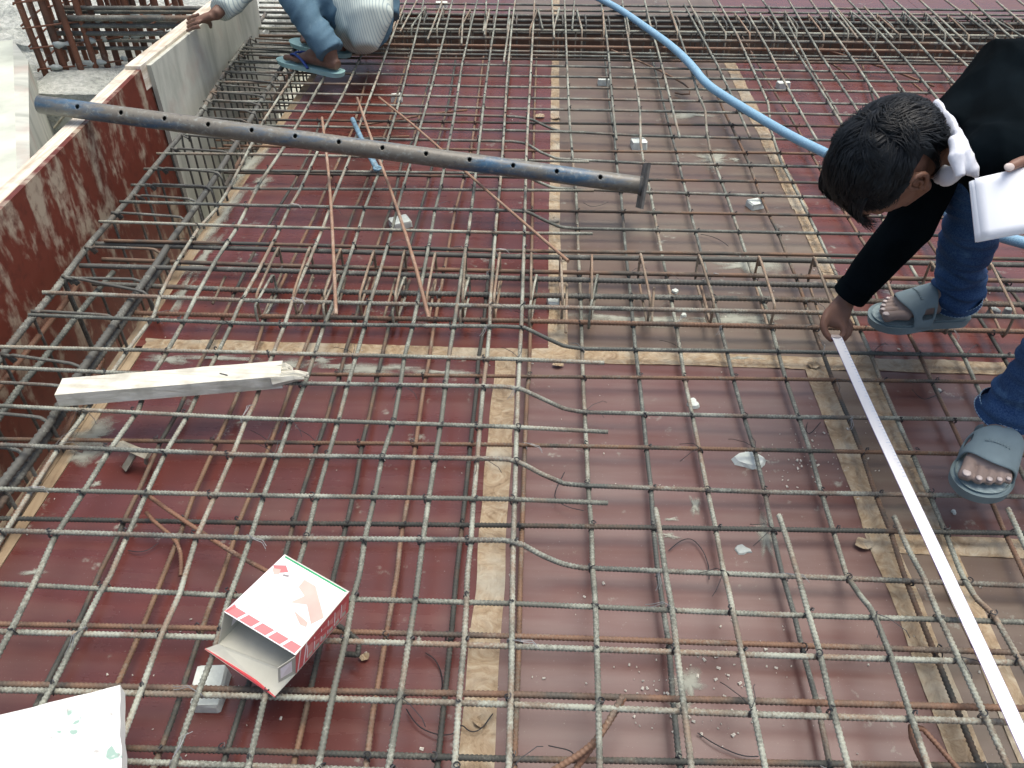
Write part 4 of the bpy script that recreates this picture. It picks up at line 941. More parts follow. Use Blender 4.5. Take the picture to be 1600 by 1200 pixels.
chip(1172, 716, .078, .066, .012, 'large pale lobed mortar chip on the dusty sheet right of centre', 1, 'mortar')
chip(1085, 630, .034, .038, .010, 'small pale mortar chip just under a bar, right of centre', 2, 'mortar')
chip(1161, 858, .04, .028, .004, 'flat grey-green mortar scrape on the sheet in the right foreground', 3)
chip(1055, 455, .025, .028, .008, 'tiny mortar chip inside the middle beam, farther one of a pair', 4, 'mortar')
chip(1068, 492, .026, .02, .008, 'tiny mortar chip inside the middle beam, nearer one of a pair', 5, 'mortar')
chip(1552, 487, .04, .035, .022, 'grey mortar lump by the heel of the right sandal, left of two', 6)
chip(1575, 485, .035, .032, .02, 'grey mortar lump by the heel of the right sandal, right of two', 7)
chip(1468, 610, .012, .016, .008, 'little white pebble between the measuring tape and the trouser leg', 8, 'mortar')
chip(1490, 800, .012, .012, .006, 'little white pebble just below the nearer sandal', 9, 'mortar')

# crumbs
mb = MB(); rnd = random.Random(3)
for k in range(400):
    x, y = rnd.uniform(-50, 1650), rnd.uniform(90, 1230)
    if rnd.random() < .35: x, y = rnd.gauss(1080, 70), rnd.gauss(1080, 50)
    if rnd.random() < .2: x, y = rnd.gauss(1270, 50), rnd.gauss(720, 30)
    p = P(x, y, 0.0015)
    if p[0] < XL or p[1] > 4.15: continue
    s = rnd.choice((.0012, .0015, .002, .0035))*rnd.uniform(.7, 1.3); a = rnd.uniform(0, 3)
    mb.tube([p, p+np.array([math.cos(a)*s*1.6, math.sin(a)*s*1.6, .001])], [s*.7, s*.5], 4)
tag(mb.build('debris', M['debris']), 'pale crumbs and grit scattered over the deck', 'debris', kind='stuff')
# loose wires on the deck
for k, (lab, s, z) in enumerate((
        ('thin dark wire arcing on the sheet right of centre in the foreground', '1045,860 1062,845 1080,840 1098,858 1108,885 1108,905', .006),
        ('fine dark wire curve beside the short bar end right of the tape strip', '882,738 868,765 866,780 885,792 912,798', .02),
        ('twisted black wire lying over the bottom of the tape strip', '635,1108 645,1125 660,1140 690,1150 715,1145 720,1130 735,1145 752,1140 770,1115', .01),
        ('thin black wire near the foreground bars in the bottom right', '1090,1145 1120,1165 1160,1182 1185,1182', .006),
        ('faint dark wire loop left of the tape strip in the foreground', '665,1020 680,1030 690,1050 692,1075 684,1085', .006),
        ('dark wire curl on the sheet left of the measuring tape', '1262,660 1258,672 1265,680 1282,660', .01),
        ('black wire tangle between the measuring tape and the nearer trouser leg', '1425,608 1435,620 1445,625 1462,618 1475,610', .01),
        ('thin dark wire on the red sheet above the cardboard box', '200,860 215,863 232,860 248,848', .006),
        ('small black wire curl on the grey sheet above the middle beam', '912,317 922,323 935,322 950,316', .012),
        ('long thin wire on the grey sheet left of the reaching arm', '1095,366 1115,370 1130,378 1138,385', .01),
        ('small bent wire by the bent bar at the bottom edge', '857,1165 870,1168 890,1172 898,1180', .03))):
    w = smoothline([P(x, y, z+.004*((i % 2))) for i, (x, y) in enumerate(PX(s))], 2)
    tag(MB().tube(w, .0011, 4).build('loose_wire', M['wire']), lab, 'wire', 'loose wires on the deck')

# ------------------------------------------------------------------ people
def head_frame(Fc, Uc):
    F_v = cdir(Fc); F_v /= np.linalg.norm(F_v); U_v = cdir(Uc); U_v = U_v-F_v*np.dot(U_v, F_v); U_v /= np.linalg.norm(U_v)
    return F_v, np.cross(U_v, F_v), U_v       # forward, left, up
def head_solids(mb, c, fr):
    F_v, L_v, U_v = fr; A = (F_v, L_v, U_v)
    q = lambda f, l, u: np.array(c)+F_v*f+L_v*l+U_v*u
    mb.ball(q(-.012, 0, .022), (.095, .073, .092), A, 20, 12)            # skull
    mb.ball(q(.022, 0, -.035), (.068, .058, .075), A, 18, 10)            # face
    mb.ball(q(.052, 0, -.088), (.026, .026, .022), A)                    # chin
    for s in (-1, 1):
        mb.tube([q(-.012, .056*s, -.03), q(-.002, .055*s, -.066), q(.045, .022*s, -.092)], [.016, .015, .016], 8)   # jaw
        mb.ball(q(.058, .034*s, -.03), (.02, .022, .02), A)              # cheek
        mb.tube([q(.078, .008*s, .016), q(.072, .045*s, .014)], [.010, .009], 8)                                     # brow
    mb.tube([q(.082, 0, .008), q(.098, 0, -.018), q(.108, 0, -.034)], [.008, .010, .012], 8)                          # nose
    for s in (-1, 1): mb.ball(q(.096, .010*s, -.036), .0085)
    mb.tube([q(.083, -.022, -.060), q(.092, 0, -.058), q(.083, .022, -.060)], [.005, .007, .005], 8)
    mb.tube([q(.082, -.018, -.069), q(.090, 0, -.069), q(.082, .018, -.069)], [.005, .007, .005], 8)
    return q
def ear(mb, q, s):
    L = .069*s
    pts = [q(.004, L, -.030), q(.012, L+.006*s, .0), q(.006, L+.012*s, .024), q(-.012, L+.017*s, .030), q(-.024, L+.017*s, .014), q(-.022, L+.013*s, -.008), q(-.010, L+.008*s, -.028), q(.002, L+.004*s, -.036)]
    mb.tube(smoothline(pts, 1), .0050, 6); mb.ball(q(-.006, L+.002*s, -.002), (.015, .007, .028), (FR[0], FR[1], FR[2]), 12, 8); mb.tube(smoothline([q(.0, L+.007*s, -.02), q(-.008, L+.012*s, -.012), q(-.010, L+.013*s, .004), q(.0, L+.011*s, .014)], 1), .0032, 6); mb.ball(q(.0, L+.004*s, -.032), .0065)
def hair(parent, c, fr, n=5200, seed=1):
    F_v, L_v, U_v = fr; rnd = random.Random(seed)
    def q(f, l, u): return np.array(c)+F_v*f+L_v*l+U_v*u
    def mask(f, l, u):
        if f > .42 and u < .50-.12*abs(l): return False
        if u < -.62: return False
        if abs(l) > .62 and u < .05 and f > -.32: return False
        if u < .1 and f > .25: return False
        return True
    cap = MB(); nu, nv = 48, 30; V = []; ok = []
    for i in range(nv+1):
        p = math.pi*i/nv
        for j in range(nu):
            a = 2*math.pi*j/nu; f, l, u = math.sin(p)*math.cos(a), math.sin(p)*math.sin(a), math.cos(p)
            e = 1.07+.035*noise.noise(Vector((f*3, l*3, u*3+seed))); V.append(q(-.012+.095*f*e, .073*l*e, .022+.092*u*e)); ok.append(mask(f, l, u))
    F = []
    for i in range(nv):
        for j in range(nu):
            t4 = (i*nu+j, i*nu+(j+1) % nu, (i+1)*nu+(j+1) % nu, (i+1)*nu+j)
            if all(ok[x] for x in t4): F.append(t4)
    cap.add(V, F)
    hr = cap.build('hair', M['hair'], parent, True)
    cl = [np.array([rnd.gauss(0, 1) for _ in range(3)]) for _ in range(150)]; cl = np.array([v/np.linalg.norm(v) for v in cl])
    ctw = np.array([[rnd.uniform(-1, 1) for _ in range(3)] for _ in cl])
    sb = MB(); k = 0
    while k < n:
        v = np.array([rnd.gauss(0, 1) for _ in range(3)]); v /= np.linalg.norm(v); f, l, u = v
        if not mask(f, l, u): continue
        k += 1
        ci = int(np.argmax(cl@v)); tw = ctw[ci]
        d = np.array([.9, .35*l, -.55]) if f > -.35 else np.array([.15, .5*l, -1.0])
        d = d+tw*.75+np.array([rnd.gauss(0, .10) for _ in range(3)]); 
        ln = rnd.uniform(.042, .075)*(1.25 if f > .45 and u > .3 else 1)
        pos = v.copy(); pts = []; NS = 5
        for i in range(NS+1):
            s = i/NS; lift = .006+rnd.uniform(.008, .017)*math.sin(s*2.4)*(.6+.5*abs(tw[0]))
            w = (pos/np.linalg.norm(pos)); cc = cl[ci]
            w2 = w*(1-.38*s)+(cc+d*.35*s)*.38*s; w2 /= np.linalg.norm(w2)
            e = 1.05; pts.append(q(-.012+.095*w2[0]*e, .073*w2[1]*e, .022+.092*w2[2]*e)+(F_v*w2[0]+L_v*w2[1]+U_v*w2[2])*lift)
            dt = d-w*np.dot(d, w); dt += np.cross(w, dt)*tw[1]*.5*s; pos = w+dt/np.linalg.norm(dt)*ln/.09/NS
        if abs(w2[1]) > .70 and -.75 < w2[2] < .16 and -.40 < w2[0] < .5: continue
        side = np.cross(pts[-1]-pts[0], np.array(c)-pts[0]); side /= np.linalg.norm(side)+1e-9; wd = .0011
        b = []
        for i, p in enumerate(pts):
            ww_ = wd*(1-.8*i/NS); b += [p-side*ww_, p+side*ww_]
        sb.add(b, [(2*i, 2*i+1, 2*i+3, 2*i+2) for i in range(NS)])
    o = sb.build('hair_strands', M['hair'], parent, True); o['kind'] = 'stuff'
    return hr
def foot_solids(mb, heel, toe, width, big, tz=.0):
    """bare foot on top of height heel[2]; big: +1 when the big toe is on the left of the direction of travel"""
    heel = np.array(heel); toe = np.array(toe); d = toe-heel; L = np.linalg.norm(d); d /= L; s = np.cross([0, 0, 1.], d); s /= np.linalg.norm(s); up = np.cross(d, s)
    q = lambda u, v, w: heel+d*u*L+s*v*width*big+up*w
    mb.tube([q(.02, 0, .026), q(.12, 0, .032), q(.3, -.04, .036), q(.5, -.02, .034), q(.66, .0, .026), q(.76, .0, .018)], [.022, .031, .032, .037, .043, .040], 14, ry=[.022, .030, .034, .032, .023, .015])
    mb.tube([q(.12, 0, .03), q(.14, 0, .07), q(.15, 0, .13)], [.030, .031, .036], 14, up=(1, 0, 0))
    mb.tube([q(.15, 0, .07), q(.35, 0, .062), q(.55, .05, .04)], [.028, .030, .026], 12)
    for k, (v, e, r) in enumerate(((.34, 1.0, .0135), (.10, .99, .0098), (-.08, .95, .0092), (-.25, .90, .0088), (-.40, .84, .0080))):
        b0 = .70; mb.tube([q(b0, v*.95, .018), q((b0+e)/2, v, .021), q(e-.05, v*1.02, .017), q(e-.02, v*1.02, .013)], [r, r*.92, r*1.05, r*.8], 10)
    return q
def nails(mb, q, mats=None):
    for v, e, r in ((.34, 1.0, .0135), (.10, .99, .0098), (-.08, .95, .0092), (-.25, .90, .0088), (-.40, .84, .0080)):
        c = q(e-.037, v*1.02, .017+r*.84); u = q(e+.2, v*1.02, .017+r*.5)-c; u /= np.linalg.norm(u); s_ = np.cross(u, [0, 0, 1.]); s_ /= np.linalg.norm(s_)
        mb.ball(c, (r*.62, r*.72, .0022), (s_, u, np.cross(s_, u)), 10, 6)
def sole_mesh(heel, toe, width, big, th, name, mat, parent, grow=1.0, z0=0.0):
    heel = np.array(heel); toe = np.array(toe); d = toe-heel; L = np.linalg.norm(d); d /= L; s = np.cross([0, 0, 1.], d)
    out = [(-.06, 0), (-.04, .22), (.03, .34), (.2, .36), (.4, .36), (.6, .47), (.78, .55), (.93, .50), (1.04, .33), (1.08, .10), (1.05, -.15), (.96, -.37), (.82, -.50), (.6, -.50), (.4, -.42), (.2, -.37), (.03, -.34), (-.04, -.22)]
    ring = [heel+d*u*L+s*v*width*big*grow for u, v in out]; ring = smoothline(ring+[ring[0]], 2)[:-1]
    n = len(ring); V = [(p[0], p[1], p[2]+z0) for p in ring]+[(p[0]-(p[0]-heel[0]-d[0]*L/2)*.04, p[1]-(p[1]-heel[1]-d[1]*L/2)*.04, p[2]+z0-th) for p in ring]
    c = heel+d*L*.5; inner = [(p[0]*.93+c[0]*.07, p[1]*.93+c[1]*.07, p[2]+z0-.003) for p in ring]
    V = V+inner
    F = [(i, n+i, n+(i+1) % n, (i+1) % n) for i in range(n)]+[tuple(range(n, 2*n))[::-1]]+[(i, (i+1) % n, 2*n+(i+1) % n, 2*n+i) for i in range(n)]+[tuple(range(2*n, 3*n))]
    return newmesh(name, V, F, M[mat], parent, False)
def slide(parent, heel, toe, width, big, notch=True):
    """grey rubber slide: footbed and a broad strap over the instep"""
    heel = np.array(heel); toe = np.array(toe); d = toe-heel; L = np.linalg.norm(d); d /= L; s = np.cross([0, 0, 1.], d)*big
    sole_mesh(heel, toe, width, big, .022, 'sole', 'sandal', parent)
    sole_mesh(heel+d*.006, toe-d*.010, width*.88, big, .006, 'footbed', 'sandal_inner', parent, 1.0, .0026)
    mb = MB(); nv = 17; nu = 9; V = []
    for i in range(nu):
        for j in range(nv):
            a = math.pi*j/(nv-1); side_ = math.cos(a)
            u0 = .42+.04*side_; u1 = .79-.10*abs(side_)**2-.02*side_
            u = u0+(u1-u0)*i/(nu-1)
            hgt = (.083-.105*(u-.42))*1.0
            V.append(heel+d*u*L+s*side_*width*(.46+.03*(u-.4))+np.array([0, 0, -.010+(hgt+.010)*math.sin(a)**.62]))
    F = []
    for i in range(nu-1):
        for j in range(nv-1):
            if notch and j in (1, 2) and i in (1, 2, 3, 4) and (i-1) < 5-j: continue
            F.append((i*nv+j, (i+1)*nv+j, (i+1)*nv+j+1, i*nv+j+1))
    o = newmesh('strap', V, F, M['sandal'], parent, True); m_ = o.modifiers.new('t', 'SOLIDIFY'); m_.thickness = .006; m_.offset = 0
    sb = o.modifiers.new('s', 'SUBSURF'); sb.levels = 1; sb.render_levels = 2
    # worn raised lettering across the strap, no longer legible
    lb = MB()
    for k in range(9):
        a = math.pi*(.36+.28*k/8); u = .60; hgt = .083-.105*(u-.42)
        p = heel+d*u*L+s*math.cos(a)*width*.466+np.array([0, 0, -.010+(hgt+.010)*math.sin(a)**.62+.0035])
        lb.tube([p-d*.004+s*random.uniform(-.001, .001), p+d*.004+s*random.uniform(-.001, .002)], .0012, 5)
        if k % 2: lb.tube([p+d*.003, p+d*.003+s*.0035], .0010, 5)
    o2 = lb.build('worn_lettering', M['sandal'], parent); o2['kind'] = 'stuff'
def finger(mb, pts, r0, r1):
    n = len(pts); mb.tube(smoothline(pts, 1), list(np.linspace(r0, r1, len(smoothline(pts, 1)))), 9); mb.ball(pts[-1], r1*1.02, None, 9, 6)

# ---- man bending over the mat at the right
man = empty('person', P(1480, 620, .12)); tag(man, 'dark haired man in a black sweater and blue jeans bending down with a measuring tape', 'person')
FR = head_frame((-.45, -.75, -.50), (-.80, .10, .60))
HC = at(1385, 256, 1.55)
bd = MB(); hq = head_solids(bd, HC, FR)
for s_ in (1, -1): eo = MB(); ear(eo, hq, s_); eo.build('ear', M['skin'], man, True)
neck0, neck1 = at(1462, 236, 1.56), at(1535, 215, 1.60)
bd.tube([hq(-.045, 0, -.03), neck0, neck1], [.054, .054, .055], 16)
SHR, SHL = at(1492, 195, 1.74), at(1560, 250, 1.46)
HIP = np.array([1.38, 1.56, .80]); CH = at(1580, 165, 1.62)
bd.tube([neck1, CH, (CH+HIP)/2, HIP, HIP+np.array([.10, .02, -.04])], [.06, .12, .13, .14, .10], 18, ry=[.07, .095, .10, .12, .09], up=(0, 0, 1))
ELR, WRR = at(1418, 355, 1.86), P(1322, 468, .215)
bd.tube([SHR, ELR, WRR], [.048, .038, .024], 12)
# right hand
PALM = at(1304, 500, depth(WRR)+.02)
hd_ = MB()
dp = depth(WRR)
bd.tube([WRR, at(1312, 485, dp), at(1306, 500, dp+.005), at(1302, 512, dp+.01)], [.024, .032, .034, .024], 14, ry=[.018, .017, .018, .014], up=cdir((0.3, .2, 1)))
A_ = lambda x, y, dd: at(x, y, dp+dd)
finger(bd, [A_(1306, 500, -.005), A_(1319, 512, -.01), A_(1318, 524, -.01), A_(1307, 531, -.008)], .0098, .0072)      # index
finger(bd, [A_(1312, 500, .010), A_(1325, 515, .006), A_(1322, 527, .004), A_(1314, 534, .004)], .0095, .0072)        # middle
finger(bd, [A_(1314, 497, .022), A_(1328, 508, .020), A_(1328, 521, .018), A_(1320, 528, .018)], .0090, .0068)
finger(bd, [A_(1316, 494, .034), A_(1328, 502, .034), A_(1330, 513, .032), A_(1324, 519, .032)], .0080, .0062)
finger(bd, [A_(1295, 486, .0), A_(1286, 503, -.006), A_(1288, 518, -.008), A_(1298, 530, -.008)], .0118, .0082)       # thumb
# left arm and hand with the papers
ELL = at(1700, 330, 1.42); WRL = at(1640, 262, 1.38)
bd.tube([SHL, ELL, WRL], [.05, .042, .026], 12)
bd.tube([WRL, at(1615, 262, 1.375), at(1598, 266, 1.37)], [.026, .034, .03], 12, ry=[.02, .016, .014])
for k in range(4):
    finger(bd, [at(1602, 258+8*k, 1.385), at(1588, 262+9*k, 1.40), at(1580, 272+9*k, 1.41)], .009, .007)
finger(bd, [at(1605, 252, 1.365), at(1590, 254, 1.358), at(1577, 262, 1.355)], .0115, .0085)
# legs (bare from the ankle)
H1, T1 = P(1506, 488, .135), P(1366, 492, .135)
H2 = P(1556, 672, .135); T2_ = P(1530, 768, .135)
KN1, KN2 = np.array([.955, 1.70, .585]), np.array([1.045, 1.235, .60])
AK1 = H1+(T1-H1)*.14+np.array([0, 0, .10]); AK2 = H2+(T2_-H2)*.14+np.array([0, 0, .10])
hipR, hipL = HIP+np.array([0, .09, -.03]), HIP+np.array([0, -.10, -.03])
bd.tube([AK1+np.array([0, 0, -.05]), AK1, (AK1+KN1)/2, KN1, (KN1+hipR)/2, hipR], [.032, .036, .052, .055, .075, .085], 14)
bd.tube([AK2+np.array([0, 0, -.05]), AK2, (AK2+KN2)/2, KN2, (KN2+hipL)/2, hipL], [.032, .036, .052, .055, .075, .085], 14)
body = fused(bd, 'body', M['skin'], man, .0048, 3)
f1 = MB(); q1 = foot_solids(f1, H1, T1, .102, 1); f2 = MB(); q2 = foot_solids(f2, H2, T2_, .098, -1)
fused(f1, 'foot', M['skin_foot'], man, .0026, 2); fused(f2, 'foot', M['skin_foot'], man, .0026, 2)
for q_ in (q1, q2):
    nb = MB(); nails(nb, q_); nb.build('toenails', M['nail'], man, True)['kind'] = 'stuff'
nb = MB(); nb.ball(at(1577, 261, 1.345), (.007, .009, .003), (cdir((0, 1, 0)), cdir((1, 0, 0)), cdir((0, 0, 1)))); nb.build('thumbnail', M['nail'], man, True)
slide(man, H1, T1, .118, 1); slide(man, H2, T2_, .114, -1)
eb = MB()
for s in (-1, 1): eb.ball(hq(.066, .031*s, -.004), .0115)
eb.build('eyes', M['eye'], man, True)
hair(man, HC, FR, 6500, 3)
# fringe hanging over the forehead
sb = MB(); rnd = random.Random(9)
for k in range(760):
    l = rnd.uniform(-1.1, 1.1); cl_ = round(l*4)/4+.05*math.sin(round(l*4)*7); p0 = hq(.070-.01*abs(l), .058*l, .075); p1 = hq(.095, .058*(l*.5+cl_*.5), .055+rnd.uniform(-.004, .004)); p2 = hq(.103+rnd.uniform(-.006, .006), .06*cl_+.004*rnd.random(), .030+rnd.uniform(-.006, .012)); p3 = hq(.100+rnd.uniform(-.010, .016), .06*cl_+rnd.uniform(-.012, .012), -.004+rnd.uniform(-.014, .024))
    sb.tube(smoothline([p0, p1, p2, p3], 1), [.0014, .0014, .0013, .0011, .0008, .0004, .0003, .0002][:len(smoothline([p0, p1, p2, p3], 1))], 3)
sb.build('fringe', M['hair'], man, True)['kind'] = 'stuff'

def folds(ax_, amp, sc, seed):
    ax_ = np.array(ax_)/np.linalg.norm(ax_)
    def f(v):
        w = np.array(v); a_ = np.dot(w, ax_); r_ = w-ax_*a_*(1-.0)
        q_ = Vector((*(r_*sc*.55+ax_*a_*sc*1.7+seed),)); n_ = noise.noise(q_); m_ = noise.noise(q_*2.3)
        return amp*((1-abs(n_)*2)**2*.8-.3+m_*.4)
    return f
sw = MB()
sw.tube([neck1+(neck0-neck1)*.80, neck1, CH, (CH+HIP)/2, HIP], [.066, .120, .172, .155, .150], 20, ry=[.066, .095, .120, .118, .125])
sw.ball(SHR, .066); sw.ball(SHL, .070); sw.tube([neck1, SHR], [.07, .062], 14); sw.tube([neck1, SHL], [.07, .068], 14); sw.tube([SHR, CH, SHL], [.062, .11, .066], 14)
sw.tube([SHR, (SHR+ELR)/2, ELR, (ELR+WRR)/2, WRR+(ELR-WRR)*.07], [.070, .062, .056, .050, .041], 16)
sw.tube([SHL, ELL, WRL+(ELL-WRL)*.2], [.072, .058, .04], 14)
fused(sw, 'sweater', M['sweater'], man, .0055, 4, folds(np.array(HIP)-CH, .006, 9, 3))
cf = MB(); cd_ = (ELR-WRR)/np.linalg.norm(ELR-WRR); c0 = WRR+cd_*.012
cf.tube([c0, c0+cd_*.03], [.0425, .044], 18, cap=False); cf.build('cuff', M['sweater'], man, True)
# white kerchief round the neck
kc = MB(); kp = [at(1460, 168, 1.60), at(1474, 184, 1.55), at(1488, 204, 1.50), at(1495, 228, 1.46), at(1500, 252, 1.44), at(1497, 272, 1.44), at(1478, 278, 1.49), at(1455, 262, 1.62), at(1450, 215, 1.68), at(1458, 172, 1.63)]
kc.tube(smoothline(kp, 2), .0085, 10, ry=.019)
kc.tube([at(1494, 205, 1.46), at(1505, 240, 1.43), at(1520, 268, 1.43), at(1528, 278, 1.43)], [.010, .015, .013, .004], 10)
kc.tube([at(1490, 215, 1.45), at(1494, 245, 1.42), at(1500, 276, 1.42)], [.009, .013, .009], 10)
fused(kc, 'kerchief', M['cloth_white'], man, .003, 2, folds(cdir((.2, -1, 0)), .0045, 34, 1) if False else (lambda v: .0020*(1-abs(noise.noise(Vector((v[0]*75, v[1]*18, v[2]*18))))*2.6)-.001))
# jeans
def jeg(mb, ak, kn, hp, r0, r1):
    dn = (ak-kn)/np.linalg.norm(ak-kn)
    pts = [ak+dn*(-.005), ak-dn*.03, ak-dn*.09, (ak*.6+kn*.4), kn, (kn+hp)/2, hp]
    mb.tube(pts, [r0, r0*1.06, r0*1.0, r1*.92, r1, .095, .12], 20)
def scr(lo, n_=31):
    def f(v):
        w = Vector(v); h = w[2]
        k = max(0.45, min(1, (.42-h)/.22)) 
        n1 = noise.noise(Vector((w[0]*9, w[1]*9, w[2]*n_+lo))); n2 = noise.noise(Vector((w[0]*20, w[1]*20, w[2]*40+lo)))
        return .017*k*((1-abs(n1)*2.6)*.8+n2*.45)-.003
    return f
j1 = MB(); jeg(j1, AK1+np.array([.0, 0, -.062]), KN1, hipR, .053, .068); j1.tube([hipR+np.array([.05, 0, 0]), hipL+np.array([.05, 0, 0])], [.13, .13], 16)
jeg(j1, AK2+np.array([-.01, 0, -.030]), KN2, hipL, .051, .072); j1.tube([HIP+(CH-HIP)*.15, HIP, HIP+np.array([.10, 0, -.05])], [.15, .16, .13], 18)
fused(j1, 'jeans', M['denim'], man, .0055, 2, scr(2.0))
for ak, kn, r0 in ((AK1+np.array([.0, 0, -.062]), KN1, .054), (AK2+np.array([-.01, 0, -.030]), KN2, .053)):
    dn = (ak-kn)/np.linalg.norm(ak-kn); hb = MB()
    pts = [ak-dn*.002+dn*.006, ak-dn*.02]; hb.tube(pts, [r0*1.06, r0*1.08], 24, cap=False); hb.build('hem', M['denim'], man, True)
    st_ = MB(); u_ = np.cross(dn, [1, 0, 0.]); u_ /= np.linalg.norm(u_); w_ = np.cross(dn, u_)
    for zz in (-.019, .001):
        for k in range(44):
            a = 2*math.pi*k/44; p = ak+dn*zz+(u_*math.cos(a)+w_*math.sin(a))*r0*1.085; p2 = ak+dn*zz+(u_*math.cos(a+.09)+w_*math.sin(a+.09))*r0*1.085; st_.tube([p, p2], .0011, 4)
    st_.build('hem_stitching', M['stitch'], man)['kind'] = 'stuff'
# stack of papers in the left hand
pp = empty('paper_stack', at(1580, 320, 1.37)); tag(pp, 'small stack of blank white sheets held in the bent man\'s left hand', 'papers')
pa_, pb_, pc_, pd_ = at(1517, 283, 1.375), at(1527, 377, 1.37), at(1650, 355, 1.33), at(1660, 250, 1.345)
nrm = np.cross(pb_-pa_, pd_-pa_); nrm /= np.linalg.norm(nrm)
if np.dot(nrm, CAMP-pa_) < 0: nrm = -nrm
for k in range(7):
    o0 = nrm*(-.010+.0016*k); jit = [(pd_-pa_)*random.uniform(-.012, .012)+(pb_-pa_)*random.uniform(-.012, .012) for _ in range(1)][0]
    if k == 6: jit = (pd_-pa_)*.045+(pb_-pa_)*-.03
    V = []; n_ = 8
    for i in range(n_+1):
        for j in range(n_+1):
            u, v = i/n_, j/n_; p = (pa_*(1-u)+pd_*u)*(1-v)+(pb_*(1-u)+pc_*u)*v+o0+jit+nrm*(.010*math.sin(u*2.2)*v*(.4+.09*k)-.004*u)
            V.append(p)
    F = [(i*(n_+1)+j, (i+1)*(n_+1)+j, (i+1)*(n_+1)+j+1, i*(n_+1)+j+1) for i in range(n_) for j in range(n_)]
    o = newmesh('sheet', V, F, M['paper'], pp, True)
    m_ = o.modifiers.new('t', 'SOLIDIFY'); m_.thickness = .0008

# ---- worker squatting at the top left
wk = empty('person', P(480, 100, .12)); tag(wk, 'worker squatting in faded jeans and pale striped shirt, one hand on the white board', 'person')
Hh, Tt = P(531, 112, .135), P(452, 92, .135)
Dk = depth(Hh)
b = MB()
AKa = Hh+(Tt-Hh)*.16+np.array([0, 0, .09]); KNa = at(428, -48, 3.45); HPa = at(566, 30, 3.62)
AKb = AKa+np.array([-.02, .26, 0]); KNb = at(470, -70, 3.75); HPb = at(560, 20, 3.92)
SPN = at(560, -150, 3.70); NK = at(520, -230, 3.65)
b.tube([AKa+np.array([0, 0, -.05]), AKa, (AKa+KNa)/2, KNa, (KNa+HPa)/2, HPa], [.033, .036, .052, .056, .075, .09], 12)
b.tube([AKb+np.array([0, 0, -.05]), AKb, (AKb+KNb)/2, KNb, (KNb+HPb)/2, HPb], [.033, .036, .052, .056, .075, .09], 12)
b.tube([(HPa+HPb)/2, SPN, NK], [.16, .16, .08], 16, ry=[.13, .11, .07])
SHa, SHb = at(505, -190, 3.50), at(520, -190, 3.85)
ELa = at(420, -55, 3.62); WRa = P(335, 24, .36)
b.tube([SHa, ELa, WRa], [.05, .042, .026], 12); b.tube([SHb, at(470, -90, 3.9), at(420, -60, 3.8)], [.05, .04, .026], 12)
FR = head_frame((-.8, -.3, .2), (-.2, .9, .3)); HC2 = at(485, -290, 3.62); hq2 = head_solids(b, HC2, FR); ear(b, hq2, 1); ear(b, hq2, -1)
b.tube([NK, HC2], [.06, .055], 12)
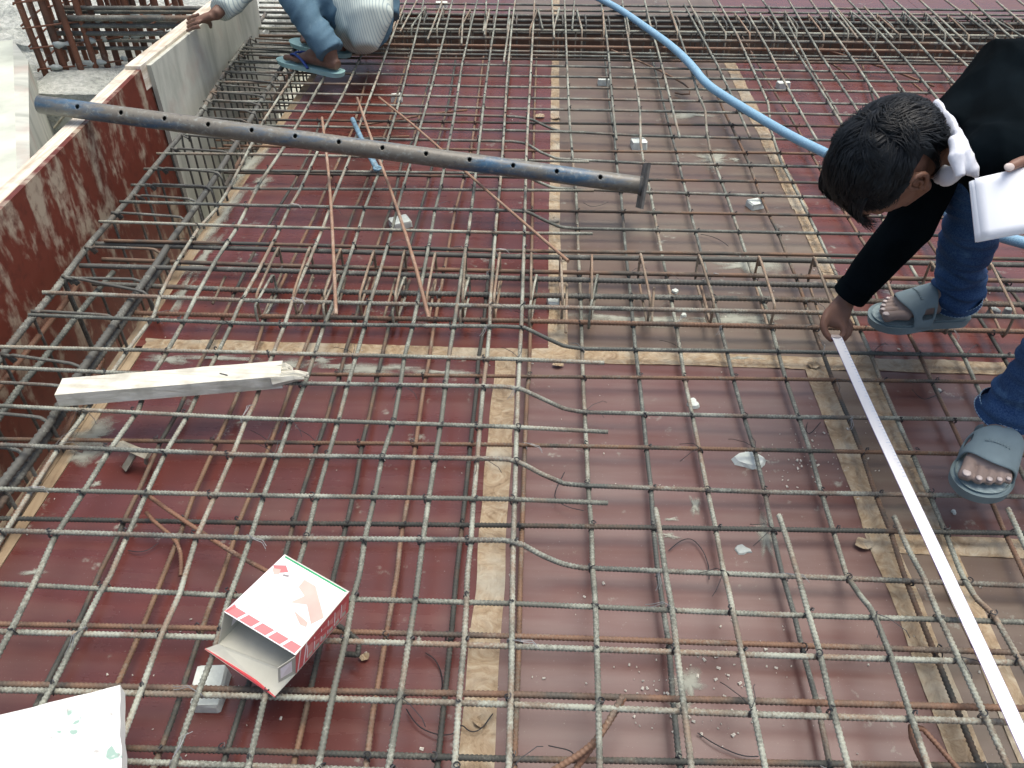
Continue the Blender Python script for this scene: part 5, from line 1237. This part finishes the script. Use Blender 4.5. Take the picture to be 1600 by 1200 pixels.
# hand gripping the board top
hd0 = P(322, 26, .345)
b.tube([WRa, P(322, 27, .350), P(308, 33, .335)], [.025, .036, .032], 12, ry=[.02, .018, .015])
for k in range(4):
    y_ = 20+6*k; finger(b, [P(312, y_+3, .345), P(300, y_+6, .335), P(293, y_+10, .315)], .011, .0085)
finger(b, [P(322, 32, .34), P(328, 36, .32), P(329, 42, .285)], .0125, .0095)
fused(b, 'body', M['skin2'], wk, .008, 3)
f3 = MB(); q3 = foot_solids(f3, Hh, Tt, .09, 1); fused(f3, 'foot', M['skin2'], wk, .004, 2)
f4 = MB(); of = np.array([-.02, .26, 0]); q4 = foot_solids(f4, Hh+of, Tt+of, .09, -1); fused(f4, 'foot', M['skin2'], wk, .004, 2)
for o_, bg in ((0, 1), (1, -1)):
    a_, c_ = Hh+of*o_, Tt+of*o_+ (Tt-Hh)*.12
    sole_mesh(a_, c_, .108, bg, .020, 'flip_flop_sole', 'flip', wk)
    sg = MB(); d = (c_-a_); L = np.linalg.norm(d); d /= L; s = np.cross([0, 0, 1.], d)*bg
    for sgn in (1, -1): sg.tube(smoothline([a_+d*L*.80+s*.016+np.array([0, 0, .004]), a_+d*L*.74+s*(.016+.012*sgn)+np.array([0, 0, .046]), a_+d*L*.55+s*.040*sgn+np.array([0, 0, .036]), a_+d*L*.42+s*.048*sgn+np.array([0, 0, .0])], 2), .0085, 8, ry=.005)
    sg.build('flip_flop_strap', M['flip_strap'], wk, True)
jn = MB()
for ak, kn, hp_ in ((AKa, KNa, HPa), (AKb, KNb, HPb)):
    jn.tube([ak+(kn-ak)*-.06, ak+(kn-ak)*.2, (ak+kn)/2, kn, (kn+hp_)/2, hp_], [.064, .064, .068, .076, .094, .12], 18)
jn.tube([HPa, HPb], [.14, .14], 16); jn.tube([(HPa+HPb)/2, (HPa+HPb)/2+(SPN-(HPa+HPb)/2)*.3], [.19, .18], 18, ry=[.15, .14])
fused(jn, 'jeans', M['denim_light'], wk, .008, 3, lambda v: .006*(1-abs(noise.noise(Vector((v[0]*5+v[2]*5, v[1]*4, (v[2]-v[0])*14))))*2.4)-.003)
sh = MB(); hm = (HPa+HPb)/2
sh.tube([at(562, 62, 3.60), at(560, 25, 3.62), at(548, -50, 3.64), SPN, NK], [.085, .155, .175, .17, .09], 22, ry=[.11, .165, .15, .13, .08], up=cdir((0, 0, 1)))
sh.tube([at(545, -40, 3.56), at(575, 30, 3.55), at(572, 75, 3.56)], [.12, .11, .05], 16)
sh.tube([SHa, ELa, WRa+(ELa-WRa)*.10], [.08, .068, .052], 14); sh.tube([NK, SHa], [.09, .075], 12); sh.tube([NK, SHb], [.09, .075], 12); sh.tube([SHb, at(470, -90, 3.9)], [.075, .06], 12)
fused(sh, 'shirt', M['shirt'], wk, .009, 4, lambda v: .010*(1-abs(noise.noise(Vector((v[0]*7, v[1]*5, v[2]*3))))*2.4)-.002)
hair(wk, HC2, FR, 1200, 5)
eb = MB()
for s in (-1, 1): eb.ball(hq2(.076, .031*s, -.004), .012)
eb.build('eyes', M['eye'], wk, True)
